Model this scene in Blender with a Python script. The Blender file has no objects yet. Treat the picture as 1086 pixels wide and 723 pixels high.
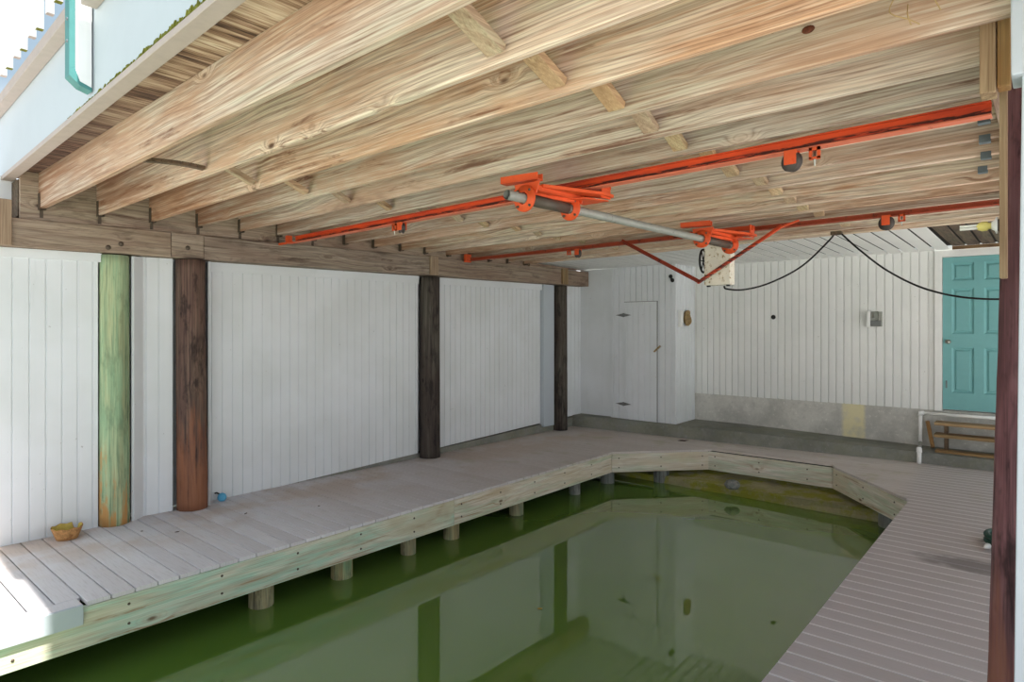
import bpy, bmesh, math, random
from mathutils import Vector, Matrix
R = random.Random(7)
S = bpy.context.scene
COL = S.collection

# ------------------------------------------------------------------ materials
class NT:
    def __init__(s, name):
        s.m = bpy.data.materials.new(name); s.m.use_nodes = True
        s.t = s.m.node_tree; s.n = s.t.nodes; s.l = s.t.links
        s.b = s.n['Principled BSDF']
    def new(s, t): return s.n.new(t)
    def put(s, sock, v):
        if hasattr(v, 'links') or isinstance(v, bpy.types.NodeSocket): s.l.new(v, sock)
        else:
            if isinstance(v, (tuple, list)) and len(v) == 3 and sock.type == 'RGBA': v = (*v, 1)
            sock.default_value = v
    def math(s, op, a, b=0.0, c=0.0, clamp=False):
        n = s.new('ShaderNodeMath'); n.operation = op; n.use_clamp = clamp
        for i, v in enumerate((a, b, c)): s.put(n.inputs[i], v)
        return n.outputs[0]
    def mix(s, f, a, b, mode='MIX'):
        n = s.new('ShaderNodeMix'); n.data_type = 'RGBA'; n.blend_type = mode
        s.put(n.inputs[0], f); s.put(n.inputs[6], a); s.put(n.inputs[7], b)
        return n.outputs[2]
    def ramp(s, f, stops):
        n = s.new('ShaderNodeValToRGB'); s.put(n.inputs[0], f); e = n.color_ramp.elements
        while len(e) < len(stops): e.new(0.5)
        for x, (p, c) in zip(e, stops):
            x.position = p; x.color = (*c, 1) if len(c) == 3 else c
        return n.outputs[0]
    def mr(s, v, a, b, c=0.0, d=1.0):
        n = s.new('ShaderNodeMapRange'); n.interpolation_type = 'SMOOTHSTEP'
        for i, x in enumerate((v, a, b, c, d)): s.put(n.inputs[i], x)
        return n.outputs[0]
    def noise(s, vec, scale, detail=3.0, rough=0.5, dist=0.0):
        n = s.new('ShaderNodeTexNoise'); s.put(n.inputs['Vector'], vec)
        n.inputs['Scale'].default_value = scale; n.inputs['Detail'].default_value = detail
        n.inputs['Roughness'].default_value = rough; n.inputs['Distortion'].default_value = dist
        return n.outputs[0]
    def vor(s, vec, scale):
        n = s.new('ShaderNodeTexVoronoi'); s.put(n.inputs['Vector'], vec); n.inputs['Scale'].default_value = scale
        return n.outputs[0]
    def comb(s, x, y, z):
        n = s.new('ShaderNodeCombineXYZ')
        for i, v in enumerate((x, y, z)): s.put(n.inputs[i], v)
        return n.outputs[0]
    def coords(s, rnd=True, obj=True):
        tc = s.new('ShaderNodeTexCoord'); out = tc.outputs['Object']
        if not obj:
            g = s.new('ShaderNodeNewGeometry'); out = g.outputs['Position']
        sp = s.new('ShaderNodeSeparateXYZ'); s.l.new(out, sp.inputs[0])
        x, y, z = sp.outputs
        s.rnd = None
        if rnd:
            oi = s.new('ShaderNodeObjectInfo'); s.rnd = oi.outputs['Random']
            s.off = s.math('MULTIPLY', s.rnd, 57.0)
        return x, y, z
    def bump(s, h, strength, dist=0.01):
        n = s.new('ShaderNodeBump'); s.put(n.inputs['Height'], h)
        n.inputs['Strength'].default_value = strength; n.inputs['Distance'].default_value = dist
        s.l.new(n.outputs[0], s.b.inputs['Normal'])
    def done(s, col, rough=0.7, metal=0.0, spec=0.3):
        s.put(s.b.inputs['Base Color'], col); s.put(s.b.inputs['Roughness'], rough)
        s.put(s.b.inputs['Metallic'], metal); s.put(s.b.inputs['Specular IOR Level'], spec)
        return s.m

def lin(r, g, b):
    f = lambda c: (c / 255) / 12.92 if c / 255 < 0.04045 else ((c / 255 + 0.055) / 1.055) ** 2.4
    return (f(r), f(g), f(b))

def wood(name, light, mid, tint, dark, axis='X', knot=1.0, stripe=0.35, freq=70, var=0.25, zfade=None, rough=0.75, mottle=0.0):
    """sawn timber: stretched grain bowed round knots, streaks, patchy tint"""
    s = NT(name); x, y, z = s.coords()
    if axis == 'X': a, p, q = x, z, y
    elif axis == 'Y': a, p, q = y, z, x
    else: a, p, q = z, x, y
    a2 = s.math('ADD', a, s.off); p2 = s.math('ADD', p, s.math('MULTIPLY', s.rnd, 13.0)); q2 = q
    kv = s.comb(s.math('MULTIPLY', a2, 2.0), s.math('MULTIPLY', p2, 4.6), s.math('MULTIPLY', s.rnd, 9.0))
    vn = s.new('ShaderNodeTexVoronoi'); s.put(vn.inputs['Vector'], kv); vn.inputs['Scale'].default_value = 1.0
    d = vn.outputs[0]; vs = s.new('ShaderNodeSeparateXYZ'); s.put(vs.inputs[0], vn.outputs[1])
    gate = s.mr(vs.outputs[0], 0.54, 0.55)
    bow = s.math('MULTIPLY', s.mr(d, 0.0, 0.30, 1.0, 0.0), gate)
    warp = s.noise(s.comb(s.math('MULTIPLY', a2, 0.75), s.math('MULTIPLY', p2, 3.2), s.math('MULTIPLY', q2, 3.2)), 1.0, 1.5, 0.5)
    ph = s.math('MULTIPLY_ADD', s.math('ADD', p2, s.math('MULTIPLY', q2, 0.8)), float(freq) * 1.3, s.math('MULTIPLY', warp, 24.0))
    ph = s.math('ADD', ph, s.math('MULTIPLY', bow, 11.0 * knot))
    st = s.math('MULTIPLY_ADD', s.math('SINE', ph), 0.5, 0.5)
    st = s.math('POWER', st, 2.6)
    ph2 = s.math('MULTIPLY_ADD', ph, 2.3, 1.0)
    st2 = s.math('POWER', s.math('MULTIPLY_ADD', s.math('SINE', ph2), 0.5, 0.5), 5.0)
    fine = s.noise(s.comb(s.math('MULTIPLY', a2, 2.6), s.math('MULTIPLY', p2, 150.0), s.math('MULTIPLY', q2, 150.0)), 1.0, 3.0, 0.65)
    patch = s.noise(s.comb(s.math('MULTIPLY', a2, 0.8), s.math('MULTIPLY', p2, 5.0), s.math('MULTIPLY', q2, 5.0)), 1.0, 4.0, 0.62)
    pv = s.math('ADD', patch, s.math('MULTIPLY_ADD', s.rnd, var, -var / 2))
    col = s.ramp(pv, [(0.30, mid), (0.45, light), (0.57, tint), (0.68, light), (0.80, mid)])
    streak = s.noise(s.comb(s.math('MULTIPLY', a2, 0.55), s.math('MULTIPLY_ADD', p2, 26.0, s.math('MULTIPLY', bow, 1.5)), s.math('MULTIPLY', q2, 26.0)), 1.0, 4.0, 0.66, 0.15)
    col = s.mix(s.mr(streak, 0.46, 0.70, 0.0, 0.8), col, mid)
    col = s.mix(s.math('MULTIPLY', st, s.math('MULTIPLY', s.mr(patch, 0.35, 0.6, 0.4, 1.0), stripe)), col, dark)
    col = s.mix(s.math('MULTIPLY', st2, stripe * 0.7), col, dark)
    col = s.mix(s.mr(fine, 0.46, 0.76, 0.0, 0.6), col, dark)
    big = s.noise(s.comb(s.math('MULTIPLY', a2, 0.55), s.math('MULTIPLY', p2, 2.2), s.math('MULTIPLY', q2, 2.2)), 1.0, 4.0, 0.7, 0.5)
    col = s.mix(s.mr(big, 0.47, 0.62, 0.0, 0.75), col, mid)
    col = s.mix(s.mr(big, 0.60, 0.72, 0.0, 0.45), col, dark)
    col = s.mix(s.mr(fine, 0.48, 0.25, 0.0, 0.5), col, tuple(min(.9, c * 1.25) for c in light))
    blot = s.noise(s.comb(s.math('MULTIPLY', a2, 1.3), s.math('MULTIPLY', p2, 7.0), s.math('MULTIPLY', q2, 7.0)), 1.0, 5.0, 0.7, 0.4)
    col = s.mix(s.math('MULTIPLY', s.mr(streak, 0.50, 0.66, 0.0, 0.85), s.mr(blot, 0.5, 0.62)), col, dark)
    vv = s.math('MULTIPLY_ADD', s.math('FRACT', s.math('MULTIPLY', s.rnd, 7.31)), var, 1.0 - var * 0.65)
    hv = s.new('ShaderNodeHueSaturation'); s.put(hv.inputs['Color'], col); s.put(hv.inputs['Value'], vv); s.put(hv.inputs['Saturation'], s.math('MULTIPLY_ADD', s.math('FRACT', s.math('MULTIPLY', s.rnd, 3.77)), 0.25, 0.82)); col = hv.outputs[0]
    if name == 'joist_wood':      # water-stained left ends
        es = s.math('MULTIPLY', s.mr(s.math('ADD', x, s.math('MULTIPLY', blot, 1.6)), -0.9, -2.4, 0.0, 0.7), s.mr(streak, 0.36, 0.56, 0.25, 1.0))
        col = s.mix(es, col, lin(140, 96, 66))
    if knot > 0:
        kd = s.math('MULTIPLY', s.mr(d, 0.10, 0.03), gate)
        col = s.mix(s.math('MULTIPLY', bow, 0.35), col, mid)
        col = s.mix(s.math('MULTIPLY', kd, 0.92), col, tuple(c * 0.5 for c in dark))
    if mottle:
        mt = s.noise(s.comb(s.math('MULTIPLY', a2, 3.0), s.math('MULTIPLY', p2, 9.0), s.math('MULTIPLY', q2, 9.0)), 1.0, 4.0, 0.7)
        col = s.mix(s.mr(mt, 0.5, 0.68, 0.0, mottle), col, tuple(c * 0.4 for c in dark))
    if zfade:       # weathered foot of a pile: (z_low, z_high, colour)
        zz = s.math('ADD', z, s.math('ADD', s.math('MULTIPLY_ADD', streak, 1.6, -0.8), s.math('MULTIPLY_ADD', blot, 2.4, -1.2)))
        col = s.mix(s.mr(zz, zfade[0], zfade[1], zfade[3] if len(zfade) > 3 else 0.85, 0.0), col, zfade[2])
    s.bump(s.math('ADD', fine, s.math('MULTIPLY', st, 0.5)), 0.25, 0.004)
    return s.done(col, rough)

M = {}
JL, JM, JT, JD = lin(240, 221, 198), lin(210, 170, 138), lin(228, 216, 190), lin(122, 80, 56)
M['joist'] = wood('joist_wood', JL, JM, JT, JD, 'X', stripe=0.46, freq=110, var=0.32)
M['brace'] = wood('brace_wood', lin(214, 186, 146), lin(190, 154, 116), lin(200, 184, 146), lin(130, 96, 66), 'Y', knot=0.4)
M['beamY'] = wood('beam_wood', lin(178, 160, 140), lin(150, 126, 108), lin(166, 150, 128), lin(88, 64, 52), 'Y', stripe=0.4, mottle=0.4)
M['beamZ'] = wood('upright_wood', lin(196, 170, 134), lin(166, 136, 104), lin(180, 160, 126), lin(110, 80, 54), 'Z', knot=0.5, stripe=0.5, freq=110)
M['oldY'] = wood('old_plank_wood', lin(120, 98, 74), lin(96, 72, 54), lin(110, 96, 70), lin(48, 34, 26), 'Y', knot=0.4, mottle=0.4)
M['stepX'] = wood('step_wood', lin(176, 146, 104), lin(140, 112, 78), lin(150, 132, 96), lin(84, 60, 38), 'X', knot=0.3)
M['stepZ'] = wood('step_upright_wood', lin(176, 136, 90), lin(150, 112, 72), lin(150, 132, 96), lin(84, 60, 38), 'Z', knot=0.3)
FL, FM, FT, FD = lin(232, 224, 210), lin(214, 198, 170), lin(208, 218, 202), lin(160, 126, 92)
M['fasciaY'] = wood('dock_board_wood', FL, FM, FT, FD, 'Y', knot=0.6, stripe=0.22, freq=40, var=0.1)
M['fasciaN'] = wood('dock_board_wood_teal', lin(224, 224, 206), lin(206, 200, 172), lin(180, 218, 198), FD, 'X', knot=0.6, stripe=0.22, freq=40, var=0.1)
M['fasciaX'] = wood('dock_board_wood_across', FL, FM, lin(196, 206, 180), FD, 'X', knot=0.6, stripe=0.22, freq=40, var=0.1)
M['green_post'] = wood('green_pile_wood', lin(168, 188, 150), lin(132, 164, 130), lin(184, 188, 146), lin(78, 98, 70), 'Z', knot=1.0, stripe=0.3, freq=44, mottle=0.3, var=0.05, zfade=(0.12, 0.5, lin(196, 138, 74)))
M['brown_post'] = wood('creosoted_pile_wood', lin(112, 82, 68), lin(84, 58, 52), lin(120, 96, 78), lin(40, 26, 24), 'Z', knot=0.5, stripe=0.5, freq=60, var=0.05, zfade=(0.15, 1.1, lin(156, 100, 68), .65), mottle=0.7)
M['dark_post'] = wood('dark_pile_wood', lin(86, 76, 66), lin(66, 54, 48), lin(98, 92, 80), lin(30, 24, 22), 'Z', knot=0.3, stripe=0.5, freq=60, var=0.1, mottle=0.7)
M['maroon_post'] = wood('maroon_pile_wood', lin(134, 92, 96), lin(98, 60, 64), lin(146, 112, 112), lin(38, 20, 24), 'Z', knot=0.5, stripe=0.5, freq=50, var=0.05, zfade=(0.1, 0.9, lin(130, 84, 66)), mottle=0.75)
M['pile'] = wood('dock_pile_wood', lin(196, 182, 136), lin(160, 142, 100), lin(140, 170, 134), lin(70, 62, 50), 'Z', knot=0.2, stripe=0.3, mottle=0.6)
M['pilegrey'] = wood('grey_dock_pile', lin(150, 150, 144), lin(124, 122, 114), lin(140, 146, 138), lin(70, 66, 60), 'Z', knot=0, stripe=0.15, mottle=0.5)

def plain(name, c, rough=0.5, metal=0.0, vary=0.12, scale=12.0, dirt=None, bump=0.0, spec=0.3):
    s = NT(name); x, y, z = s.coords(rnd=False); v = s.comb(x, y, z)
    n = s.noise(v, scale, 4.0, 0.6)
    col = s.mix(s.mr(n, 0.35, 0.7, 0.0, 1.0), c, tuple(k * (1 - vary) for k in c))
    if dirt:
        n2 = s.noise(v, dirt[1], 5.0, 0.7)
        col = s.mix(s.mr(n2, dirt[2], dirt[2] + 0.08, 0.0, 0.9), col, dirt[0])
    if bump: s.bump(n, bump, 0.004)
    return s.done(col, rough, metal, spec)
M['orange'] = plain('orange_paint', lin(230, 92, 46), 0.5, dirt=(lin(70, 30, 18), 22.0, 0.66))
M['orange_rail'] = plain('orange_rail_paint', lin(204, 76, 40), 0.5, dirt=(lin(60, 34, 26), 9.0, 0.6))
def railmat(name, c, rust, hi):
    s = NT(name); x, y, z = s.coords(rnd=False)
    n = s.noise(s.comb(s.math('MULTIPLY', x, 5.0), 0.0, s.math('MULTIPLY', z, 60.0)), 1.0, 5.0, 0.7)
    zz = s.math('ADD', z, s.math('MULTIPLY', x, -0.0027))
    band = s.math('MULTIPLY', s.mr(zz, 0.004, -0.008), s.mr(n, 0.44, 0.52, 0.0, 0.95))
    n2 = s.noise(s.comb(s.math('MULTIPLY', x, 3.0), y, s.math('MULTIPLY', z, 20.0)), 1.0, 4.0, 0.6)
    col = s.mix(s.mr(n2, 0.35, 0.65), c, hi)
    return s.done(s.mix(band, col, rust), 0.5, 0.0, 0.3)
M['orange_rail'] = railmat('orange_rail_paint_worn', lin(214, 78, 34), lin(60, 30, 22), lin(190, 66, 36))
M['orange_flange'] = plain('faded_orange_paint', lin(222, 122, 92), 0.6, dirt=(lin(110, 50, 30), 20.0, 0.64))
M['rust_rail'] = plain('rusty_rail_paint', lin(166, 72, 44), 0.6, dirt=(lin(96, 50, 32), 9.0, 0.56))
M['dark_orange'] = plain('rusty_brace_paint', lin(150, 56, 32), 0.6, dirt=(lin(70, 30, 22), 14.0, 0.55))
M['galv'] = plain('galvanised_pipe', lin(160, 162, 154), 0.45, 0.1, dirt=(lin(92, 86, 74), 14.0, 0.6))
M['galv_dark'] = plain('weathered_sleeve', lin(96, 88, 78), 0.55, 0.3)
M['hanger'] = plain('zinc_hanger', lin(118, 128, 132), 0.5, 0.5)
M['hanger_dark'] = plain('dark_hanger', lin(96, 84, 72), 0.6, 0.3)
M['gearbox'] = plain('rusty_white_enamel', lin(238, 232, 214), 0.5, dirt=(lin(152, 122, 52), 30.0, 0.56))
M['black'] = plain('black_rubber', lin(26, 26, 26), 0.5)
M['sheave'] = plain('grey_sheave', lin(92, 84, 80), 0.6, 0.2)
M['chrome'] = plain('brushed_metal', lin(170, 170, 160), 0.3, 0.9)
M['bluewhite'] = plain('white_paint_board', lin(188, 196, 202), 0.55, vary=0.03, scale=3.0)
M['white'] = plain('white_paint', lin(232, 232, 228), 0.5, vary=0.03)
M['balw'] = plain('white_baluster_paint', lin(244, 244, 244), 0.5, vary=0.02)
M['moss'] = plain('moss_green', lin(122, 124, 40), 0.9, vary=0.4, scale=40)
M['taupe'] = plain('taupe_trim_paint', lin(180, 166, 158), 0.65, vary=0.08)
M['teal'] = plain('teal_door_paint', lin(116, 172, 172), 0.4, vary=0.04)
M['teal_pale'] = plain('teal_trim_paint', lin(78, 136, 134), 0.5, vary=0.08)
M['pvc'] = plain('white_pvc', lin(248, 248, 244), 0.35, vary=0.02)
M['bulb'] = plain('white_glass_tube', lin(240, 240, 232), 0.3, vary=0.01)
M['yellow'] = plain('yellowed_socket', lin(222, 208, 120), 0.5)
M['pot'] = plain('terracotta_tan', lin(200, 150, 96), 0.8, vary=0.4, scale=40, dirt=(lin(150, 100, 60), 30.0, 0.55), bump=0.5)
M['potin'] = plain('pot_inside', lin(216, 190, 100), 0.8, vary=0.2, scale=40)
M['blue'] = plain('blue_plastic', lin(96, 176, 214), 0.5)
M['rock'] = plain('grey_stone', lin(150, 150, 144), 0.9, vary=0.5, scale=30, bump=0.6)
M['nest'] = plain('tan_coil', lin(168, 142, 100), 0.9, vary=0.5, scale=60, bump=0.6)
M['hose'] = plain('green_hose', lin(36, 74, 62), 0.5)
M['leaf'] = plain('dry_leaf', lin(196, 160, 70), 0.8)
M['deadleaf'] = plain('brown_leaf', lin(70, 50, 38), 0.9)
M['straw'] = plain('dry_grass', lin(206, 176, 126), 0.8)
M['latch'] = plain('brown_latch', lin(150, 126, 84), 0.6)
M['steel'] = plain('grey_hinge', lin(120, 122, 120), 0.5, 0.5)
M['darkknot'] = plain('dark_knot', lin(116, 66, 44), 0.8, vary=0.6, scale=60)
M['darkslot'] = plain('dark_gap', lin(46, 42, 38), 0.9)

def siding(name, c, warm):
    s = NT(name); x, y, z = s.coords(rnd=False, obj=False); v = s.comb(x, y, z)
    n = s.noise(v, 1.4, 3.0, 0.6); col = s.mix(s.mr(n, 0.3, 0.7), c, warm)
    sm = s.noise(s.comb(s.math('MULTIPLY', x, 9.0), s.math('MULTIPLY', y, 9.0), s.math('MULTIPLY', z, 1.0)), 1.0, 4.0, 0.7)
    col = s.mix(s.mr(sm, 0.62, 0.85, 0.0, 0.35), col, tuple(k * 0.7 for k in c))
    sp = s.noise(v, 26.0, 2.0, 0.5)
    col = s.mix(s.mr(sp, 0.74, 0.78, 0.0, 0.4), col, lin(120, 112, 100))
    s.bump(s.noise(s.comb(s.math('MULTIPLY', x, 60.0), s.math('MULTIPLY', y, 60.0), s.math('MULTIPLY', z, 3.0)), 1.0), 0.08, 0.003)
    return s.done(col, 0.55, 0.0, 0.3)
M['siding'] = siding('white_beadboard_paint', lin(226, 229, 232), lin(218, 221, 222))
M['siding_back'] = siding('white_plank_paint', lin(236, 236, 232), lin(228, 229, 225))

def decking():
    s = NT('composite_decking'); x, y, z = s.coords(rnd=False, obj=False)
    bid = s.math('FLOOR', s.math('DIVIDE', y, 0.142))
    w = s.new('ShaderNodeTexWhiteNoise'); w.noise_dimensions = '1D'; s.put(w.inputs['W'], bid)
    col = s.mix(w.outputs[0], lin(230, 227, 230), lin(216, 211, 213))
    v = s.comb(x, y, z)
    n = s.noise(v, 1.1, 4.0, 0.6)
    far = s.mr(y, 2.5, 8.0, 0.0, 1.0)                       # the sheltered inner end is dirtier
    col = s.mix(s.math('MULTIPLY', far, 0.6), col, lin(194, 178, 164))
    dirt = s.math('MULTIPLY', s.mr(n, 0.42, 0.62), s.mr(x, -4.9, -6.2, 0.1, 0.75))
    col = s.mix(dirt, col, lin(196, 174, 156))
    g = s.noise(v, 2.3, 3.0, 0.6)
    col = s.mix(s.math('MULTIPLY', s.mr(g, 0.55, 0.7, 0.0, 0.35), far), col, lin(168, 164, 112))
    f = s.noise(s.comb(s.math('MULTIPLY', x, 6.0), s.math('MULTIPLY', y, 90.0), z), 1.0, 3.0, 0.6)
    col = s.mix(s.mr(f, 0.45, 0.8, 0.0, 0.3), col, lin(150, 138, 132))
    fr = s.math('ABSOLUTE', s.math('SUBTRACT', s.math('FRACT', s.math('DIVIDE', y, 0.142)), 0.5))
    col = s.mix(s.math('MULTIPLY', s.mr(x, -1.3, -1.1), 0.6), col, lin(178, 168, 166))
    edge = s.math('MULTIPLY', s.mr(fr, 0.41, 0.45, 0.0, 0.8), s.mr(x, -1.3, -1.1))  # pale lines: glints on worn board edges painted into the colour
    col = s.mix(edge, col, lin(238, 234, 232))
    wet = s.new('ShaderNodeVectorMath'); wet.operation = 'DISTANCE'
    s.put(wet.inputs[0], s.comb(s.math('MULTIPLY', x, 0.45), y, 0.0)); wet.inputs[1].default_value = (-0.42 * 0.45, 5.72, 0)
    dd = s.math('ADD', wet.outputs[1 if len(wet.outputs) > 1 else 0], s.math('MULTIPLY', s.noise(v, 6.0, 3.0), 0.2))
    col = s.mix(s.mr(dd, 0.30, 0.2, 0.0, 0.6), col, lin(92, 82, 78))
    s.bump(f, 0.1, 0.003)
    return s.done(col, 0.6, 0.0, 0.35)
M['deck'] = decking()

def concrete(name, c, moss=0.0, top=None):
    s = NT(name); x, y, z = s.coords(rnd=False, obj=False); v = s.comb(x, y, z)
    a = s.noise(v, 2.2, 5.0, 0.65); b = s.noise(v, 24.0, 4.0, 0.7)
    col = s.mix(s.mr(a, 0.35, 0.68), c, tuple(k * 0.72 for k in c))
    col = s.mix(s.mr(b, 0.5, 0.75, 0.0, 0.35), col, tuple(k * 0.5 for k in c))
    col = s.mix(s.mr(b, 0.42, 0.3, 0.0, 0.4), col, tuple(min(1, k * 1.5) for k in c))
    if moss: col = s.mix(s.mr(s.noise(v, 3.0, 5.0, 0.7), 0.42, 0.6, 0.0, moss), col, lin(138, 136, 34))
    if top == 'stain':     # yellow efflorescence patch below the siding
        cx = s.math('ABSOLUTE', s.math('ADD', x, 2.16))
        m = s.math('MULTIPLY', s.mr(s.math('ADD', cx, s.math('MULTIPLY', b, 0.05)), 0.2, 0.14), s.mr(s.noise(v, 7.0, 3.0), 0.25, 0.5, 0.4, 0.85))
        col = s.mix(m, col, lin(226, 216, 170))
    s.bump(s.math('ADD', a, b), 0.4, 0.01)
    return s.done(col, 0.9, 0.0, 0.2)
M['foundation'] = concrete('foundation_concrete', lin(206, 204, 196), 0, 'stain')
M['curb'] = concrete('curb_concrete', lin(140, 140, 132), 0.1)
M['seawall'] = concrete('mossy_seawall', lin(160, 152, 116), 0.85)
M['ground'] = concrete('outside_paving', lin(236, 236, 234), 0)

def subfloor():
    s = NT('rotted_subfloor_plywood'); x, y, z = s.coords(rnd=False, obj=False)
    f = s.noise(s.comb(s.math('MULTIPLY', x, 34.0), s.math('MULTIPLY', y, 1.6), z), 1.0, 4.0, 0.7)
    b = s.noise(s.comb(s.math('MULTIPLY', x, 6.0), s.math('MULTIPLY', y, 1.0), z), 1.0, 3.0, 0.6)
    col = s.ramp(s.math('ADD', f, s.math('MULTIPLY_ADD', b, 0.8, -0.4)), [(0.28, lin(58, 42, 34)), (0.42, lin(134, 104, 82)), (0.54, lin(186, 160, 136)), (0.66, lin(218, 200, 176)), (0.8, lin(130, 98, 74))])
    rot = s.math('MULTIPLY', s.mr(s.math('ADD', x, s.math('MULTIPLY', b, 2.2)), -1.9, -3.9), s.mr(y, 2.0, 1.3, 0.25, 0.95))
    col = s.mix(rot, col, s.ramp(f, [(0.35, lin(40, 28, 26)), (0.52, lin(96, 70, 60)), (0.72, lin(160, 126, 104))]))
    s.bump(f, 0.9, 0.02)
    return s.done(col, 0.85)
M['subfloor'] = subfloor()

def water():
    s = NT('murky_green_water'); x, y, z = s.coords(rnd=False, obj=False); v = s.comb(x, y, z)
    n = s.noise(v, 0.5, 2.0); c = s.mix(s.mr(n, 0.35, 0.65), lin(98, 130, 52), lin(104, 132, 60))
    w = s.noise(s.comb(x, s.math('MULTIPLY', y, 1.0), 0.0), 1.7, 2.0, 0.5)
    s.bump(w, 0.03, 0.01)
    m = s.done(c, 0.0, 0.0, 0.5)
    s.b.inputs['IOR'].default_value = 2.05
    return m
M['water'] = water()

# ------------------------------------------------------------------ mesh helper
class B:
    def __init__(s): s.bm = bmesh.new()
    def box(s, x0, x1, y0, y1, z0, z1, bev=0.0):
        return s.hexa([(x0, y0, z0), (x1, y0, z0), (x1, y1, z0), (x0, y1, z0), (x0, y0, z1), (x1, y0, z1), (x1, y1, z1), (x0, y1, z1)], bev)
    def hexa(s, p, bev=0.0):
        t = bmesh.new(); v = [t.verts.new(c) for c in p]
        for f in ((0, 3, 2, 1), (4, 5, 6, 7), (0, 1, 5, 4), (1, 2, 6, 5), (2, 3, 7, 6), (3, 0, 4, 7)): t.faces.new([v[i] for i in f])
        if bev: bmesh.ops.bevel(t, geom=t.edges[:], offset=bev, segments=2, profile=0.5, affect='EDGES')
        s.merge(t); return s
    def merge(s, t):
        me = bpy.data.meshes.new('tmp'); t.to_mesh(me); t.free(); s.bm.from_mesh(me); bpy.data.meshes.remove(me)
    def bar(s, p, q, w, h, up=(0, 0, 1), bev=0.0):
        p, q = Vector(p), Vector(q); d = (q - p).normalized(); sd = d.cross(Vector(up)).normalized() * w / 2
        u = sd.normalized().cross(d).normalized() * h / 2
        return s.hexa([p - sd - u, q - sd - u, q + sd - u, p + sd - u, p - sd + u, q - sd + u, q + sd + u, p + sd + u], bev)
    def tube(s, pts, r, n=12, caps=True, hollow=False):
        pts = [Vector(p) for p in pts]; rs = r if isinstance(r, (list, tuple)) else [r] * len(pts)
        rings = []; ref = None
        for i, p in enumerate(pts):
            d = (pts[min(i + 1, len(pts) - 1)] - pts[max(i - 1, 0)]).normalized()
            if ref is None: ref = d.orthogonal().normalized()
            ref = (ref - d * ref.dot(d)).normalized(); o = d.cross(ref)
            rings.append([s.bm.verts.new(p + (ref * math.cos(a) + o * math.sin(a)) * rs[i]) for a in [2 * math.pi * k / n for k in range(n)]])
        for a, b in zip(rings, rings[1:]):
            for k in range(n): s.bm.faces.new((a[k], a[(k + 1) % n], b[(k + 1) % n], b[k])).smooth = True
        if caps: s.bm.faces.new(rings[0][::-1]); s.bm.faces.new(rings[-1])
        return s
    def lathe(s, prof, c, axis=(0, 0, 1), n=20):
        """profile [(radius, height)] spun about axis through c"""
        c = Vector(c); ax = Vector(axis).normalized(); u = ax.orthogonal().normalized(); w = ax.cross(u); rings = []
        for r, h in prof:
            rings.append([s.bm.verts.new(c + ax * h + (u * math.cos(2 * math.pi * k / n) + w * math.sin(2 * math.pi * k / n)) * max(r, 1e-4)) for k in range(n)])
        for a, b in zip(rings, rings[1:]):
            for k in range(n): s.bm.faces.new((a[k], a[(k + 1) % n], b[(k + 1) % n], b[k])).smooth = True
        return s
    def prism(s, poly, vec):
        vec = Vector(vec); a = [s.bm.verts.new(p) for p in poly]; b = [s.bm.verts.new(Vector(p) + vec) for p in poly]; n = len(poly)
        s.bm.faces.new(a[::-1]); s.bm.faces.new(b)
        for k in range(n): s.bm.faces.new((a[k], a[(k + 1) % n], b[(k + 1) % n], b[k]))
        return s
    def build(s, name, mat, parent=None, origin=None, smooth=False, mats=None):
        bmesh.ops.recalc_face_normals(s.bm, faces=s.bm.faces[:])
        me = bpy.data.meshes.new(name)
        vs = [v.co.copy() for v in s.bm.verts]
        lo = Vector([min(v[i] for v in vs) for i in range(3)]); hi = Vector([max(v[i] for v in vs) for i in range(3)])
        if parent is not None:
            off = WLOC[parent.name]
        else:
            off = Vector(origin) if origin else Vector(((lo.x + hi.x) / 2, (lo.y + hi.y) / 2, lo.z))
        for v in s.bm.verts: v.co -= off
        if smooth:
            for f in s.bm.faces: f.smooth = True
        s.bm.to_mesh(me); s.bm.free()
        me.materials.append(M[mat])
        o = bpy.data.objects.new(name, me); COL.objects.link(o)
        if parent is not None: o.parent = parent; WLOC[o.name] = off
        else: o.location = off; WLOC[o.name] = off
        return o
WLOC = {}
def tag(o, label, cat, group=None, kind=None):
    o['label'] = label; o['category'] = cat
    if group: o['group'] = group
    if kind: o['kind'] = kind
    return o
def empty(name, loc, label, cat, group=None, kind=None):
    o = bpy.data.objects.new(name, None); COL.objects.link(o); o.location = loc; o.empty_display_size = 0.1
    WLOC[o.name] = Vector(loc); return tag(o, label, cat, group, kind)
def struct(o): o['kind'] = 'structure'; return o
ORD = ['first', 'second', 'third', 'fourth', 'fifth', 'sixth', 'seventh', 'eighth', 'ninth', 'tenth', 'eleventh', 'twelfth', 'thirteenth', 'fourteenth', 'fifteenth', 'sixteenth']

# ------------------------------------------------------------------ camera
F_PX, W_PX = 665.0, 1086.0
cam = bpy.data.objects.new('camera', bpy.data.cameras.new('camera')); COL.objects.link(cam)
cam.location = (0, 0, 1.75); cam.rotation_euler = (math.pi / 2, 0, math.atan2(1112 - 543, F_PX))
cam.data.sensor_width = 36; cam.data.lens = F_PX / W_PX * 36; cam.data.shift_y = -13.5 / W_PX
cam.data.clip_start = 0.02; S.camera = cam

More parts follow.
